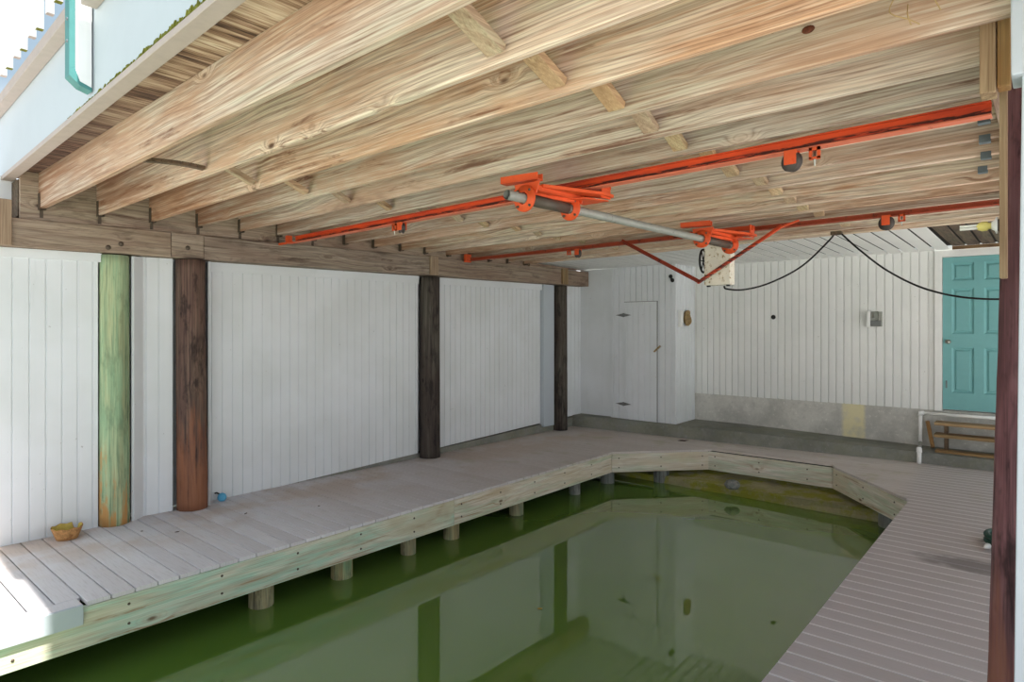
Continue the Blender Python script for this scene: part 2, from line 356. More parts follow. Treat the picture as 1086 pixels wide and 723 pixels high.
# ------------------------------------------------------------------ deck boards
SX0, SX1 = -4.69, -1.07            # slip edges
PITCH = 0.142
def back_edge(y):
    pass
b = B(); top = 0.0; th = 0.028
def board(x0a, x0b, x1a, x1b, y0, y1):      # x at y0 / y1 on both ends
    g = 0.0045
    b.hexa([(x0a, y0 + g, -th), (x1a, y0 + g, -th), (x1b, y1 - g, -th), (x0b, y1 - g, -th),
            (x0a, y0 + g, 0), (x1a, y0 + g, 0), (x1b, y1 - g, 0), (x0b, y1 - g, 0)], 0.003)
def lerp(a, c, t): return a + (c - a) * t
B1, C1, D1, E1 = (-4.72, 7.64), (-3.72, 8.74), (-2.10, 8.74), (-1.07, 7.50)
def slip_left(y):
    if y <= B1[1]: return SX0
    return lerp(B1[0], C1[0], min(1, (y - B1[1]) / (C1[1] - B1[1])))
def slip_right(y):
    if y <= E1[1]: return SX1
    return lerp(E1[0], D1[0], min(1, (y - E1[1]) / (D1[1] - E1[1])))
y = -2.0 * PITCH * 8
y = -16 * PITCH
while y < 9.72:
    y1 = y + PITCH
    lx = -6.52
    if y1 <= C1[1] + 0.07:
        xe = SX0 if y >= 1.25 else SX0 - 0.10
        board(lx, lx, slip_left(y) + 0.012 if y >= 1.25 else xe, slip_left(y1) + 0.012 if y >= 1.25 else xe, y, y1)
        board(slip_right(y) - 0.012, slip_right(y1) - 0.012, 1.6, 1.6, y, y1)
    else:
        board(lx, lx, 1.6, 1.6, y, y1)
    y = y1
b.box(SX0 - 0.097, SX0 + 0.03, -2.3, 1.252, -th, 0.0, 0.003)
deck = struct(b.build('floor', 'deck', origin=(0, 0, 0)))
b = B()       # dark sheet added under the boards so no light shines up through the gaps
b.box(-6.52, -4.80, -2.3, 9.6, -0.06, -0.031); b.box(-0.98, 1.6, -2.3, 9.6, -0.06, -0.031)
b.prism([(-4.80, 7.70, -0.06), (-3.70, 8.85, -0.06), (-2.12, 8.85, -0.06), (-0.98, 7.55, -0.06), (-0.98, 9.6, -0.06), (-4.8, 9.6, -0.06)], (0, 0, 0.029))
struct(b.build('floor_underside', 'darkslot', origin=(0, 0, 0)))

b = B(); b.box(SX0 + 0.03, SX0 + 0.052, -2.3, 1.252, -0.125, 0.0, 0.003)
o = b.build('deck_end_trim', 'bluewhite')
tag(o, 'pale grey trim board capping the dock edge in the sunlit near corner', 'board')

# edge boards of the dock
def edge_board(p, q, lab, mat, zt=-th - 0.001, zb=-0.288, t=0.04):
    """board whose outer face runs p -> q; built along its own X axis, then turned into place"""
    p = Vector((*p, 0)); q = Vector((*q, 0)); d = (q - p).normalized(); L = (q - p).length
    bb = B(); bb.box(-L / 2, L / 2, 0, t, zb, zt, 0.004)
    o = bb.build('dock_edge_board', mat, origin=(0, 0, 0)); tag(o, lab, 'board', 'edge boards round the boat slip')
    o.location = (p + q) / 2; o.rotation_euler = (0, 0, math.atan2(d.y, d.x)); k = 0
    while k * 0.62 + 0.1 < L:
        for zz in (-0.09, -0.22):
            B().lathe([(0.0, 0.006), (0.008, 0.005), (0.010, 0.0)], (-L / 2 + k * .62 + .1, 0, zz), (0, -1, 0), 8).build('bolt_head', 'hanger_dark', o)
        k += 1
    return o
edge_board((SX0 + 0.025, -2.3), (SX0 + 0.02, 4.54), 'long weathered edge board of the left dock nearest the sunlit corner', 'fasciaN')
edge_board((SX0 + 0.02, 4.545), (B1[0] + 0.03, B1[1] + 0.01), 'edge board of the left dock running into the slanted corner', 'fasciaX')
edge_board((B1[0] + 0.035, B1[1] + 0.01), (C1[0] + 0.0, C1[1] - 0.015), 'slanted edge board across the back left corner of the slip', 'fasciaX')
edge_board((C1[0] - 0.012, C1[1] - 0.024), (D1[0] + 0.01, D1[1] - 0.024), 'edge board along the back of the slip above the mossy seawall', 'fasciaX')
edge_board((D1[0] + 0.015, D1[1] - 0.03), (E1[0] - 0.03, E1[1]), 'slanted edge board at the back right corner of the slip', 'fasciaX')
edge_board((E1[0] - 0.025, E1[1] - 0.03), (SX1 - 0.02, -2.3), 'edge board under the lip of the right dock', 'fasciaX')

# dock piles in the water
WZ = -0.48
pl = [(-4.83, 2.53, .095, 'pile'), (-4.83, 3.29, .095, 'pile'), (-4.83, 4.06, .075, 'pile'), (-4.84, 4.66, .085, 'pile'), (-4.86, 5.76, .085, 'pile'), (-4.86, 6.98, .075, 'pilegrey'), (-4.86, 7.80, .10, 'pilegrey'), (-4.29, 8.36, .11, 'pilegrey'), (-1.34, 8.13, .13, 'pilegrey')]
pn = ['round timber dock pile with algae nearest the sunlit dock corner', 'dock pile with teal stain, next after the pile nearest the sunlit corner', 'slim dock pile just before the joint in the left edge boards', 'dock pile just behind the joint in the left edge boards', 'lone dock pile halfway between the edge board joint and the back corner', 'grey slim pile under the left dock close to the slanted corner', 'grey pile right under the start of the slanted corner board', 'grey pile under the middle of the back left slanted board', 'grey pebbly pile under the back right slanted board']
for (x, y, r, m), lab in zip(pl, pn):
    bb = B(); bb.lathe([(0, -1.3), (r * 1.04, -1.3), (r * 1.02, -0.55), (r, -0.3), (r, -0.065), (0, -0.065)], (x, y, 0), n=20)
    tag(bb.build('dock_pile', m), lab, 'pile', 'piles under the dock')

# water, seabed walls
b = B(); N = 1
v = [b.bm.verts.new(c) for c in ((-60, -60, WZ), (60, -60, WZ), (60, 9.2, WZ), (-60, 9.2, WZ))]; b.bm.faces.new(v)
w = b.build('water', 'water', origin=(0, 0, WZ)); struct(w)
b = B(); b.hexa([(-7, 8.24, -1.4), (1.6, 8.12, -1.4), (1.6, 9.5, -1.4), (-7, 9.5, -1.4), (-7, 8.36, -.42), (1.6, 8.16, -.31), (1.6, 9.5, -.31), (-7, 9.5, -.31)])
bmesh.ops.subdivide_edges(b.bm, edges=b.bm.edges[:], cuts=20, use_grid_fill=True)
for vv in b.bm.verts:
    vv.co += Vector((0, R.uniform(-.012, .012), R.uniform(-.01, .01)))
struct(b.build('concrete_footing', 'seawall', origin=(0, 0, 0)))  # concrete seawall at the back of the slip
b = B(); b.box(-7.0, -6.3, -2.3, 8.2, -1.4, -0.07); struct(b.build('wall_under_dock', 'curb', origin=(0, 0, 0)))
bb = B(); bb.lathe([(0, -.04), (.075, -.035), (.10, 0.0), (.085, .04), (.04, .065), (0, .07)], (-3.17, 8.17, -.315), (0.1, -.2, 1), 12)
for vv in bb.bm.verts: vv.co += Vector((R.uniform(-.008, .008), R.uniform(-.008, .008), R.uniform(-.006, .006)))
tag(bb.build('stone', 'rock'), 'rounded grey stone lodged on the mossy seawall below the back edge board', 'stone')

# ground outside the slip, unseen, added to bounce sun up to the ceiling
b = B(); b.box(-30, -4.75, -30, -2.32, -0.6, -0.03); struct(b.build('ground', 'ground', origin=(0, 0, 0)))
b = B(); b.box(-30, -7.2, -2.32, 12, -0.6, -0.03); struct(b.build('ground', 'ground', origin=(0, 0, 0)))
b = B(); b.box(-1.1, 30, -30, -2.32, -0.6, -0.03); struct(b.build('ground', 'ground', origin=(0, 0, 0)))
b = B(); b.box(1.62, 30, -2.32, 12, -0.6, -0.03); struct(b.build('ground', 'ground', origin=(0, 0, 0)))

# ------------------------------------------------------------------ walls
def zb(y): return max(0.0, min(0.19, 0.034 * (y - 3.6)))
def beam_z0(y): return 2.402 + 0.0117 * (y - 1.0)
def beam_z1(y): return 2.632 + 0.0155 * (y - 1.0)
def groove(bm, p, q, zlo, zhi, pitch, nrm, depth=0.009, gw=0.013, thick=0.02):
    """tongue-and-groove sheet from p to q (plan points) with V grooves; zlo/zhi are functions of t"""
    p = Vector(p); q = Vector(q); L = (q - p).length; d = (q - p) / L; n = Vector(nrm)
    prof = [(0, 0)]; k = pitch * 0.5
    while k < L - gw:
        prof += [(k - gw / 2, 0), (k - gw * .18, -depth), (k + gw * .18, -depth), (k + gw / 2, 0)]; k += pitch
    prof.append((L, 0))
    lo, hi = [], []
    for s_, dd in prof:
        c = p + d * s_ + n * dd; t = s_ / L
        lo.append(bm.bm.verts.new((c.x, c.y, zlo(t)))); hi.append(bm.bm.verts.new((c.x, c.y, zhi(t))))
    for i in range(len(prof) - 1): bm.bm.faces.new((lo[i], lo[i + 1], hi[i + 1], hi[i]))
    pb = p - n * thick; qb = q - n * thick
    e = [bm.bm.verts.new(c) for c in ((pb.x, pb.y, zlo(0)), (qb.x, qb.y, zlo(1)), (qb.x, qb.y, zhi(1)), (pb.x, pb.y, zhi(0)))]
    bm.bm.faces.new(e[::-1]); bm.bm.faces.new((e[0], lo[0], hi[0], e[3])); bm.bm.faces.new((lo[-1], e[1], e[2], hi[-1]))
    bm.bm.faces.new([e[3]] + hi + [e[2]]); bm.bm.faces.new([e[1]] + lo[::-1] + [e[0]])
def wl(bm, p, q, pitch):
    p, q = Vector(p), Vector(q); d = (q - p).normalized(); n = (d.y, -d.x)
    groove(bm, p, q, lambda t: zb(lerp(p.y, q.y, t)), lambda t: beam_z0(lerp(p.y, q.y, t)) - 0.002, pitch, n)
b = B()
wl(b, (-6.47, -2.3), (-6.36, 1.825), .112)
wl(b, (-6.41, 2.17), (-6.385, 2.455), .11)
wl(b, (-6.46, 2.80), (-6.46, 5.60), .108)
wl(b, (-6.47, 5.945), (-6.48, 8.30), .105)
wl(b, (-6.47, 8.905), (-6.46, 9.47), .11)
b.box(-6.66, -6.58, -2.3, 9.5, .0, 3.0)
struct(b.build('wall_left', 'siding', origin=(0, 0, 0)))
b = B()
b.hexa([(-6.335, 2.082, 0), (-6.32, 2.10, 0), (-6.40, 2.20, 0), (-6.43, 2.18, 0), (-6.335, 2.082, 2.405), (-6.32, 2.10, 2.405), (-6.40, 2.20, 2.405), (-6.43, 2.18, 2.405)])
struct(b.build('trim_1', 'siding', origin=(0, 0, 0)))
b = B(); b.hexa([(-6.315, 2.758, 0), (-6.30, 2.775, 0), (-6.47, 2.83, 0), (-6.48, 2.80, 0), (-6.315, 2.758, 2.41), (-6.30, 2.775, 2.41), (-6.47, 2.83, 2.41), (-6.48, 2.80, 2.41)])
struct(b.build('trim_2', 'siding', origin=(0, 0, 0)))
b = B(); b.box(-6.50, -6.43, 5.92, 5.96, 0.06, 2.455); struct(b.build('trim_3', 'siding', origin=(0, 0, 0)))
b = B(); b.box(-6.50, -6.41, 8.31, 8.60, 0.10, 2.485, 0.004); struct(b.build('trim_4', 'bluewhite', origin=(0, 0, 0)))
for i, (a0, a1) in enumerate(((-2.3, 1.85), (2.82, 5.60), (5.97, 8.30))):       # flat strip just under the beam
    b = B(); x = -6.446
    b.hexa([(x - .012 - .012 * (a0 > 5), a0, beam_z0(a0) - .10), (x + .006, a0, beam_z0(a0) - .10), (x + .006, a1, beam_z0(a1) - .10), (x - .012 - .012 * (a0 > 5), a1, beam_z0(a1) - .10),
            (x - .012, a0, beam_z0(a0) - .003), (x + .006, a0, beam_z0(a0) - .003), (x + .006, a1, beam_z0(a1) - .003), (x - .012, a1, beam_z0(a1) - .003)] if a0 > 0 else
           [(-6.47, a0, beam_z0(a0) - .08), (-6.455, a0, beam_z0(a0) - .08), (-6.345, a1, beam_z0(a1) - .08), (-6.36, a1, beam_z0(a1) - .08),
            (-6.47, a0, beam_z0(a0) - .003), (-6.455, a0, beam_z0(a0) - .003), (-6.345, a1, beam_z0(a1) - .003), (-6.36, a1, beam_z0(a1) - .003)])
    struct(b.build(f'trim_{5 + i}', 'siding', origin=(0, 0, 0)))
b = B()       # concrete curb under the left wall
b.hexa([(-6.60, 3.6, -.03), (-6.475, 3.6, -.03), (-6.475, 9.45, -.03), (-6.60, 9.45, -.03), (-6.60, 3.6, .002), (-6.475, 3.6, .002), (-6.46, 9.45, .17), (-6.60, 9.45, .17)])
struct(b.build('baseboard_left', 'curb', origin=(0, 0, 0)))

# back wall
YB = 10.17
b = B(); groove(b, (-6.6, YB), (-1.17, YB), lambda t: .645, lambda t: 2.83, .104, (0, -1), .018, .018)
struct(b.build('wall_back', 'siding_back', origin=(0, 0, 0)))
b = B(); b.box(-6.6, 1.6, YB + .015, YB + .2, 0, .648); struct(b.build('wall_foundation', 'foundation', origin=(0, 0, 0)))
b = B(); b.box(-0.20, 1.6, YB, YB + .03, .65, 2.9); b.box(-6.6, 1.6, YB + .05, YB + .2, .655, 3.1); struct(b.build('wall_back_frame', 'siding_back', origin=(0, 0, 0)))
b = B()      # ledge
def ledge(zt0, zt1):
    return [(-6.5, 9.22), (-3.8, 9.38), (-1.4, 9.63), (1.6, 9.72)]
pts = ledge(0, 0); tops = [.20, .19, .14, .13]
for i in range(3):
    (xa, ya), (xb, yb) = pts[i], pts[i + 1]
    b.hexa([(xa, ya, -.1), (xb, yb, -.1), (xb, YB + .014, -.1), (xa, YB + .014, -.1), (xa, ya, tops[i]), (xb, yb, tops[i + 1]), (xb, YB + .014, tops[i + 1] + .005), (xa, YB + .014, tops[i] + .005)])
bmesh.ops.remove_doubles(b.bm, verts=b.bm.verts[:], dist=0.001)
struct(b.build('baseboard_back', 'curb', origin=(0, 0, 0)))

# door 1 (teal)
b = B()
fr = struct(B().box(-1.17, -1.085, YB - .03, YB + .05, .64, 2.79, .004).box(-1.085, -0.205, YB - .03, YB + .05, 2.70, 2.79, .004).box(-.29, -.205, YB - .03, YB + .05, .64, 2.70, .004).build('door_1', 'white', origin=(-0.64, YB, 0)))
d = B(); X0, X1, Z0, Z1 = -1.08, -0.295, .665, 2.695
yf = YB - .005
for c0, c1 in ((X0, X0 + .10), (X0 + .34, X0 + .445), (X1 - .10, X1)): d.box(c0, c1, yf, yf + .04, Z0, Z1)
pz = [(Z0 + .225, Z0 + .83), (Z0 + 1.01, Z0 + 1.615), (Z0 + 1.715, Z0 + 1.955)]
zc = [Z0] + [z for a in pz for z in a] + [Z1]
for r0, r1 in ((Z0, pz[0][0]), (pz[0][1], pz[1][0]), (pz[1][1], pz[2][0]), (pz[2][1], Z1)):
    d.box(X0 + .10, X0 + .34, yf, yf + .04, r0, r1); d.box(X0 + .445, X1 - .10, yf, yf + .04, r0, r1)
leaf = d.build('door_leaf', 'teal', fr)
for c0, c1 in ((X0 + .10, X0 + .34), (X0 + .445, X1 - .10)):
    for r0, r1 in pz:
        p = B(); i1, i2 = .022, .05
        ring = lambda m, yy: [p.bm.verts.new(c) for c in ((c0 + m, yy, r0 + m), (c1 - m, yy, r0 + m), (c1 - m, yy, r1 - m), (c0 + m, yy, r1 - m))]
        r_ = [ring(0, yf + .001), ring(i1, yf + .02), ring(i1 + .012, yf + .02), ring(i2, yf + .006)]
        for a, c in zip(r_, r_[1:]):
            for k in range(4): p.bm.faces.new((a[k], a[(k + 1) % 4], c[(k + 1) % 4], c[k]))
        p.bm.faces.new(r_[-1]); p.build('door_panel', 'teal', leaf)
k = B(); k.lathe([(.0, 0), (.03, 0), (.03, .008), (.012, .012), (.012, .035), (.026, .045), (.03, .06), (.022, .075), (0, .08)], (X0 + .062, yf, 1.57), (0, -1, 0), 16)
k.build('door_knob', 'chrome', leaf)
k = B(); k.box(X0 + .035, X0 + .05, yf - .012, yf, .95, 1.05, .003); k.build('door_bolt', 'steel', leaf)

# closet
cl = empty('storage_closet', (-5.2, 9.8, .19), 'white plank built-in closet with a hatch in the back left corner', 'closet')
FY = 9.44
b = B(); groove(b, (-5.80, FY), (-4.59, FY), lambda t: .188, lambda t: 2.795, .108, (0, -1), .014, .018); b.build('front_panel', 'siding', cl)
b = B(); groove(b, (-4.59, FY + .021), (-4.59, YB - .002), lambda t: .19, lambda t: 2.795, .105, (1, 0), .014, .018); b.build('side_panel', 'siding', cl)
b = B(); groove(b, (-5.527, FY - .012), (-4.917, FY - .012), lambda t: .19, lambda t: 2.195, .108, (0, -1), .014, .018, .011); hatch = b.build('hatch_door', 'siding', cl)
g_ = B(); g_.box(-4.916, -4.910, FY - .0125, FY + .001, .19, 2.20); g_.box(-5.535, -4.906, FY - .0125, FY + .001, 2.196, 2.202); g_.build('hatch_gap', 'darkslot', hatch)
for z in (1.975, .452):
    h = B(); h.prism([(-5.70, FY - .014, z), (-5.56, FY - .014, z + .028), (-5.527, FY - .014, z + .028), (-5.39, FY - .014, z), (-5.527, FY - .014, z - .028), (-5.56, FY - .014, z - .028)], (0, -.006, 0))
    h.tube([(-5.543, FY - .022, z - .035), (-5.543, FY - .022, z + .035)], .009, 8); h.build('hinge', 'steel', hatch)
h = B(); h.bar((-4.96, FY - .025, 1.36), (-4.85, FY - .025, 1.46), .02, .04, (0, 1, 0), .004); h.build('latch', 'latch', hatch)
h = B()
for dx, dz in ((-.02, .035), (.012, -.03)):
    h.lathe([(.0, .02), (.022, .02), (.034, .0), (.022, -.004), (.014, .004)], (-4.655 + dx, FY - .004, 2.56 + dz), (0, -1, 0), 14)
h.box(-4.672, -4.648, FY - .02, FY - .002, 2.535, 2.59)
h.build('hook_plate', 'black', cl)
b = B(); groove(b, (-6.46, FY + .03), (-5.81, FY + .03), lambda t: .205, lambda t: 2.795, .3, (0, -1), .002, .004)
b.box(-6.46, -5.81, FY + .015, FY + .05, .21, .24); struct(b.build('wall_corner', 'siding', origin=(0, 0, 0)))

# soffit
b = B(); n = 24; p0, p1 = Vector((-6.6, 7.72)), Vector((-0.98, 7.72))
def soff(bm, xa, xb, za, zb_, y0, y1, pitch):
    x = xa
    while x < xb - .001:
        x1 = min(xb, x + pitch)
        g, t_ = .012, .008
        bm.hexa([(x + g, y0, za), (x1 - g, y0, za), (x1 - g, y1, zb_), (x + g, y1, zb_), (x + g, y0, za + t_), (x1 - g, y0, za + t_), (x1 - g, y1, zb_ + t_), (x + g, y1, zb_ + t_)], .002)
        x = x1
soff(b, -6.56, -0.98, 2.83, 2.80, 7.70, YB - .002, .18)
struct(b.build('ceiling_soffit', 'siding_back', origin=(0, 0, 0)))
b = B(); b.box(-.985, 1.6, 7.72, YB - .01, 2.859, 2.87); b.box(-6.56, -0.985, 7.72, YB - .01, 2.856, 2.86); struct(b.build('ceiling_void', 'darkslot', origin=(0, 0, 0)))
b = B(); soff(b, -0.985, 1.6, 2.85, 2.845, 7.70, YB - .01, .16)
struct(b.build('ceiling_planks', 'oldY', origin=(0, 0, 0)))
b = B(); b.box(-0.97, 1.6, YB - .06, YB - .012, 2.795, 2.838); tag(b.build('door_header_board', 'stepX'), 'brown header board right above the white casing of the teal door', 'board')

# ------------------------------------------------------------------ left beam, posts
def beam_seg(y0, y1, lab, x0=-6.50, x1=-6.28):
    bb = B(); bb.hexa([(x0, y0, beam_z0(y0)), (x1, y0, beam_z0(y0)), (x1, y1, beam_z0(y1)), (x0, y1, beam_z0(y1)), (x0, y0, beam_z1(y0)), (x1, y0, beam_z1(y0)), (x1, y1, beam_z1(y1)), (x0, y1, beam_z1(y1))], .005)
    return tag(bb.build('support_beam', 'beamY'), lab, 'beam', 'beams on the left row of posts', 'thing')
bs1 = beam_seg(-2.3, 2.40, 'weathered beam resting on the green post, bolted at its end')
for yy, zz in ((1.88, 2.46), (1.98, 2.50)):
    h = B(); h.lathe([(.0, .012), (.014, .012), (.022, .004), (.022, 0)], (-6.28, yy, zz), (1, 0, 0), 10); h.build('bolt_head', 'hanger_dark', bs1)
bs2 = beam_seg(2.405, 2.70, 'short splice block of beam over the brown post with orange foot')
h = B(); h.lathe([(.0, .012), (.014, .012), (.022, .004), (.022, 0)], (-6.28, 2.55, 2.52), (1, 0, 0), 10); h.build('bolt_head', 'hanger_dark', bs2)
beam_seg(2.705, 5.70, 'long weathered beam between the brown post and the middle dark post')
beam_seg(5.705, 9.46, 'far weathered beam from the middle dark post to the back corner')
for y0, y1, lab, m in ((5.64, 5.78, 'vertical cleat on the beam face above the middle dark post', 'beamZ'), (8.62, 8.78, 'orange-brown vertical cleat on the beam above the far dark post', 'stepZ')):
    bb = B(); bb.box(-6.279, -6.245, y0, y1, beam_z0(y0) + .005, beam_z1(y0) + .01, .004); tag(bb.build('beam_cleat', m), lab, 'cleat', kind='thing')
bb = B(); bb.box(-6.279, -6.245, 1.12, 1.20, 2.41, 2.77, .004); tag(bb.build('beam_cleat', 'beamZ'), 'grey upright cleat at the near end of the beam under the deck corner', 'cleat', kind='thing')
def rough_post(x, y, r, z1, mat, lab, lean=(0, 0), n=28, seed=1, z0=0.001):
    rr = random.Random(seed); bb = B(); rows = 26; amp = [rr.uniform(-.03, .03) for _ in range(n)]; rings = []
    for j in range(rows + 1):
        t = j / rows; zz = lerp(z0, z1, t); rad = r * (1.03 - .05 * t)
        rings.append([bb.bm.verts.new((x + lean[0] * t + math.cos(2 * math.pi * k / n) * rad * (1 + amp[k] * .6 + rr.uniform(-.012, .012)), y + lean[1] * t + math.sin(2 * math.pi * k / n) * rad * (1 + amp[k] * .6 + rr.uniform(-.012, .012)), zz)) for k in range(n)])
    for a, c in zip(rings, rings[1:]):
        for k in range(n): bb.bm.faces.new((a[k], a[(k + 1) % n], c[(k + 1) % n], c[k])).smooth = True
    bb.bm.faces.new(rings[0][::-1]); bb.bm.faces.new(rings[-1])
    return tag(bb.build('round_post', mat, origin=(x, y, z0)), lab, 'post', 'round timber posts')
rough_post(-6.375, 1.955, .118, 2.40, 'green_post', 'green-tinted round timber post with orange foot beside the broken pot', seed=2)
rough_post(-6.34, 2.62, .132, 2.41, 'brown_post', 'dark brown round post with reddish bare foot beside the blue object', (.0, -.02), seed=3)
rough_post(-6.46 + .06, 5.76, .138, 2.445, 'dark_post', 'dark weathered round post in the middle of the left white wall', seed=4)
rough_post(-6.40, 8.76, .118, 2.48, 'dark_post', 'dark slim round post closest to the back corner closet', seed=5)

# rim board over the beam
b = B()
b.hexa([(-6.37, 1.27, beam_z1(1.27) + .001), (-6.33, 1.27, beam_z1(1.27) + .001), (-6.33, 7.78, beam_z1(7.78) + .001), (-6.37, 7.78, beam_z1(7.78) + .001), (-6.37, 1.27, 3.028), (-6.33, 1.27, 3.028), (-6.33, 7.78, 3.028), (-6.37, 7.78, 3.028)])
tag(b.build('rim_board', 'beamY'), 'long weathered rim board standing on the left beam behind the joist ends', 'board', kind='thing')
b = B(); b.hexa([(-6.35, 7.79, beam_z1(7.8) + .001), (-6.29, 7.79, beam_z1(7.8) + .001), (-6.29, 9.4, 2.78), (-6.35, 9.4, 2.78), (-6.35, 7.79, 2.80), (-6.29, 7.79, 2.80), (-6.29, 9.4, 2.785), (-6.35, 9.4, 2.785)])
b.build('rim_filler', 'beamY', bpy.data.objects['rim_board'])

b = B(); b.box(-9.0, -6.375, 1.262, 1.30, 2.665, 2.965, .003)
tag(b.build('end_board', 'oldY'), 'dark brown end board tucked under the left corner of the white deck front', 'board', kind='thing')
# ------------------------------------------------------------------ ceiling: sub-floor and joists
b = B(); b.hexa([(-6.7, 1.235, 3.03), (1.6, .96, 3.03), (1.6, 7.72, 3.03), (-6.7, 7.72, 3.03), (-6.7, 1.235, 3.055), (1.6, .96, 3.055), (1.6, 7.72, 3.055), (-6.7, 7.72, 3.055)])
struct(b.build('ceiling', 'subfloor', origin=(0, 0, 0)))
NJ = 16; JT_ = .04
def jl(i): return 1.387 + .4185 * i
def jr(i): return 1.34 + .4067 * i
def jy(i, x): return lerp(jl(i), jr(i), (x + 6.28) / 6.06)
def jz(i, x): return lerp(2.737 + .0017 * i, 2.757 + .001 * i, (x + 6.28) / 6.06)
jnames = []
for i in range(NJ):
    xa, xb = -6.328, (-.19 if i >= 4 else 1.4)
    ya, yb = jy(i, xa), jy(i, xb); za, zb2 = jz(i, xa), jz(i, xb)
    segs = 24; rr = random.Random(100 + i); bb = B(); rings = []
    ph = rr.uniform(0, 6)
    for k in range(segs + 1):
        t = k / segs; x = lerp(xa, xb, t); sag = .005 * math.sin(math.pi * t) + .003 * math.sin(ph + 9 * t); yy = lerp(ya, yb, t) + .004 * math.sin(ph + 5 * t); z0 = lerp(za, zb2, t) - sag
        c = .004
        rings.append([bb.bm.verts.new(p) for p in ((x, yy + c, z0), (x, yy, z0 + c), (x, yy, 3.028), (x, yy + JT_, 3.028), (x, yy + JT_, z0 + c), (x, yy + JT_ - c, z0))])
    for a, c_ in zip(rings, rings[1:]):
        for k in range(6): bb.bm.faces.new((a[k], a[(k + 1) % 6], c_[(k + 1) % 6], c_[k]))
    bb.bm.faces.new(rings[0][::-1]); bb.bm.faces.new(rings[-1])
    if i == 0: lab = 'wide pale ceiling joist nearest the white deck front, first of the row'
    elif i == NJ - 1: lab = 'last ceiling joist, at the front edge of the white soffit'
    elif i == 5: lab = 'sixth ceiling joist from the deck front, just above the long orange rail'
    else: lab = f'{ORD[i]} ceiling joist counted from the white deck front'
    j = tag(bb.build('ceiling_joist', 'joist', origin=((xa + xb) / 2, (ya + yb) / 2, 2.74)), lab, 'joist', 'joists under the deck', 'thing')
    h = B(); xx = xa + .01
    h.box(xx, xx + .05, ya - .004, ya - .001, za - .01, za + .12).box(xx, xx + .05, ya + JT_ + .001, ya + JT_ + .004, za - .01, za + .12).box(xx, xx + .05, ya - .004, ya + JT_ + .004, za - .013, za - .010)
    h.box(xx - .002, xx + .004, ya + .008, ya + JT_ - .008, za - (.075 if i < 7 else .02), za - .013)
    h.build('joist_hanger', 'hanger_dark', j)
    if i >= 6:
        h = B(); xx = {6: -.262, 7: -.284, 8: -.304, 9: -.345}.get(i, -.25)
        h.box(xx, xx + .05, yb - .004, yb - .001, zb2 - .018, zb2 + .02).box(xx, xx + .05, yb + JT_ + .001, yb + JT_ + .004, zb2 - .018, zb2 + .02).box(xx, xx + .05, yb - .004, yb + JT_ + .004, zb2 - .021, zb2 - .018)
        h.build('joist_hanger', 'hanger', j)

# bridging pieces between the joists: two rows
for row, (xr, rowlab) in enumerate(((-4.30, 'in the row nearer the left wall'), (-1.58, 'in the row nearer the maroon post'))):
    for i in range(NJ - 2):
        x = xr + R.uniform(-.05, .05); w = .085 if row else .06
        y0 = jy(i, x) + JT_ + .02; y1 = jy(i + 1, x) - .02
        z1 = jz(i + 1, x) + .03; z0 = z1 + .14
        bb = B(); sk = R.uniform(-.03, .03)
        bb.bar((x + sk, y0, z0), (x, y1, z1), w, .036, (0, 0, 1), .003)
        if row == 0 and i == 0:
            bb = B(); pts = [(x - .22 * (1 - t) ** 2 + .16, lerp(y0, y1, t), lerp(2.80, 2.772, t)) for t in [k / 8 for k in range(9)]]
            for p, q in zip(pts, pts[1:]): bb.bar(p, q, .05, .022, (0, 0, 1))
            lab = 'dark bent bridging strip between first and second joists near the deck corner'
        else: lab = f'wooden bridging piece between {ORD[i]} and {ORD[i + 1]} joists {rowlab}'
        tag(bb.build('bridging_brace', 'oldY' if (row == 0 and i == 0) else 'brace'), lab, 'brace', 'bridging braces between joists')
x = -.80; bb = B(); bb.bar((x + .02, jy(2, x) + JT_ + .03, 2.79), (x - .05, jy(3, x) - .03, 2.93), .06, .036, (0, 0, 1), .003)
tag(bb.build('bridging_brace', 'brace'), 'reddish bridging brace sloping up beside the wide front joists, apart from both rows', 'brace', 'bridging braces between joists')

for kx, kz, r in ((-.70, 2.895, .016), (-.225, 2.915, .016)):          # two dark knots in the fourth joist
    yk = jy(3, kx) - .0055
    bb = B(); bb.lathe([(0, .002), (r * .8, .002), (r, -.004)], (kx, yk, kz), (0, -1, 0), 14)
    for v_ in bb.bm.verts: v_.co.x = kx + (v_.co.x - kx) * 1.5
    bb.build('wood_knot', 'darkknot', bpy.data.objects['ceiling_joist.003'])
# right ledger beam, its end, cleats
b = B(); b.hexa([(-.182, 2.80, 2.72), (-.137, 2.80, 2.72), (-.137, 7.75, 2.72), (-.182, 7.75, 2.72), (-.182, 2.80, 3.02), (-.137, 2.80, 3.02), (-.137, 7.75, 3.02), (-.182, 7.75, 3.02)], .004)
led = tag(b.build('ledger_beam', 'beamY'), 'right ledger beam carrying the joist ends beside the maroon post', 'beam', kind='thing')
b = B(); b.box(-.182, -.137, 2.70, 2.798, 2.56, 3.02, .004); b.build('end_block', 'beamZ', led)
b = B(); b.box(-.134, -.098, 2.71, 2.78, 2.575, 3.02, .004); b.build('outer_ply', 'stepZ', led)
b = B(); b.box(-.134, -.112, 2.84, 2.90, 1.93, 2.70, .003)
tag(b.build('post_cleat', 'beamZ'), 'narrow pale wooden cleat on the left side of the maroon post', 'cleat', kind='thing')
rough_post(-.100, 3.02, .085, 2.705, 'maroon_post', 'dark maroon round post at the right edge beside the white wall', (.062, 0), seed=9)

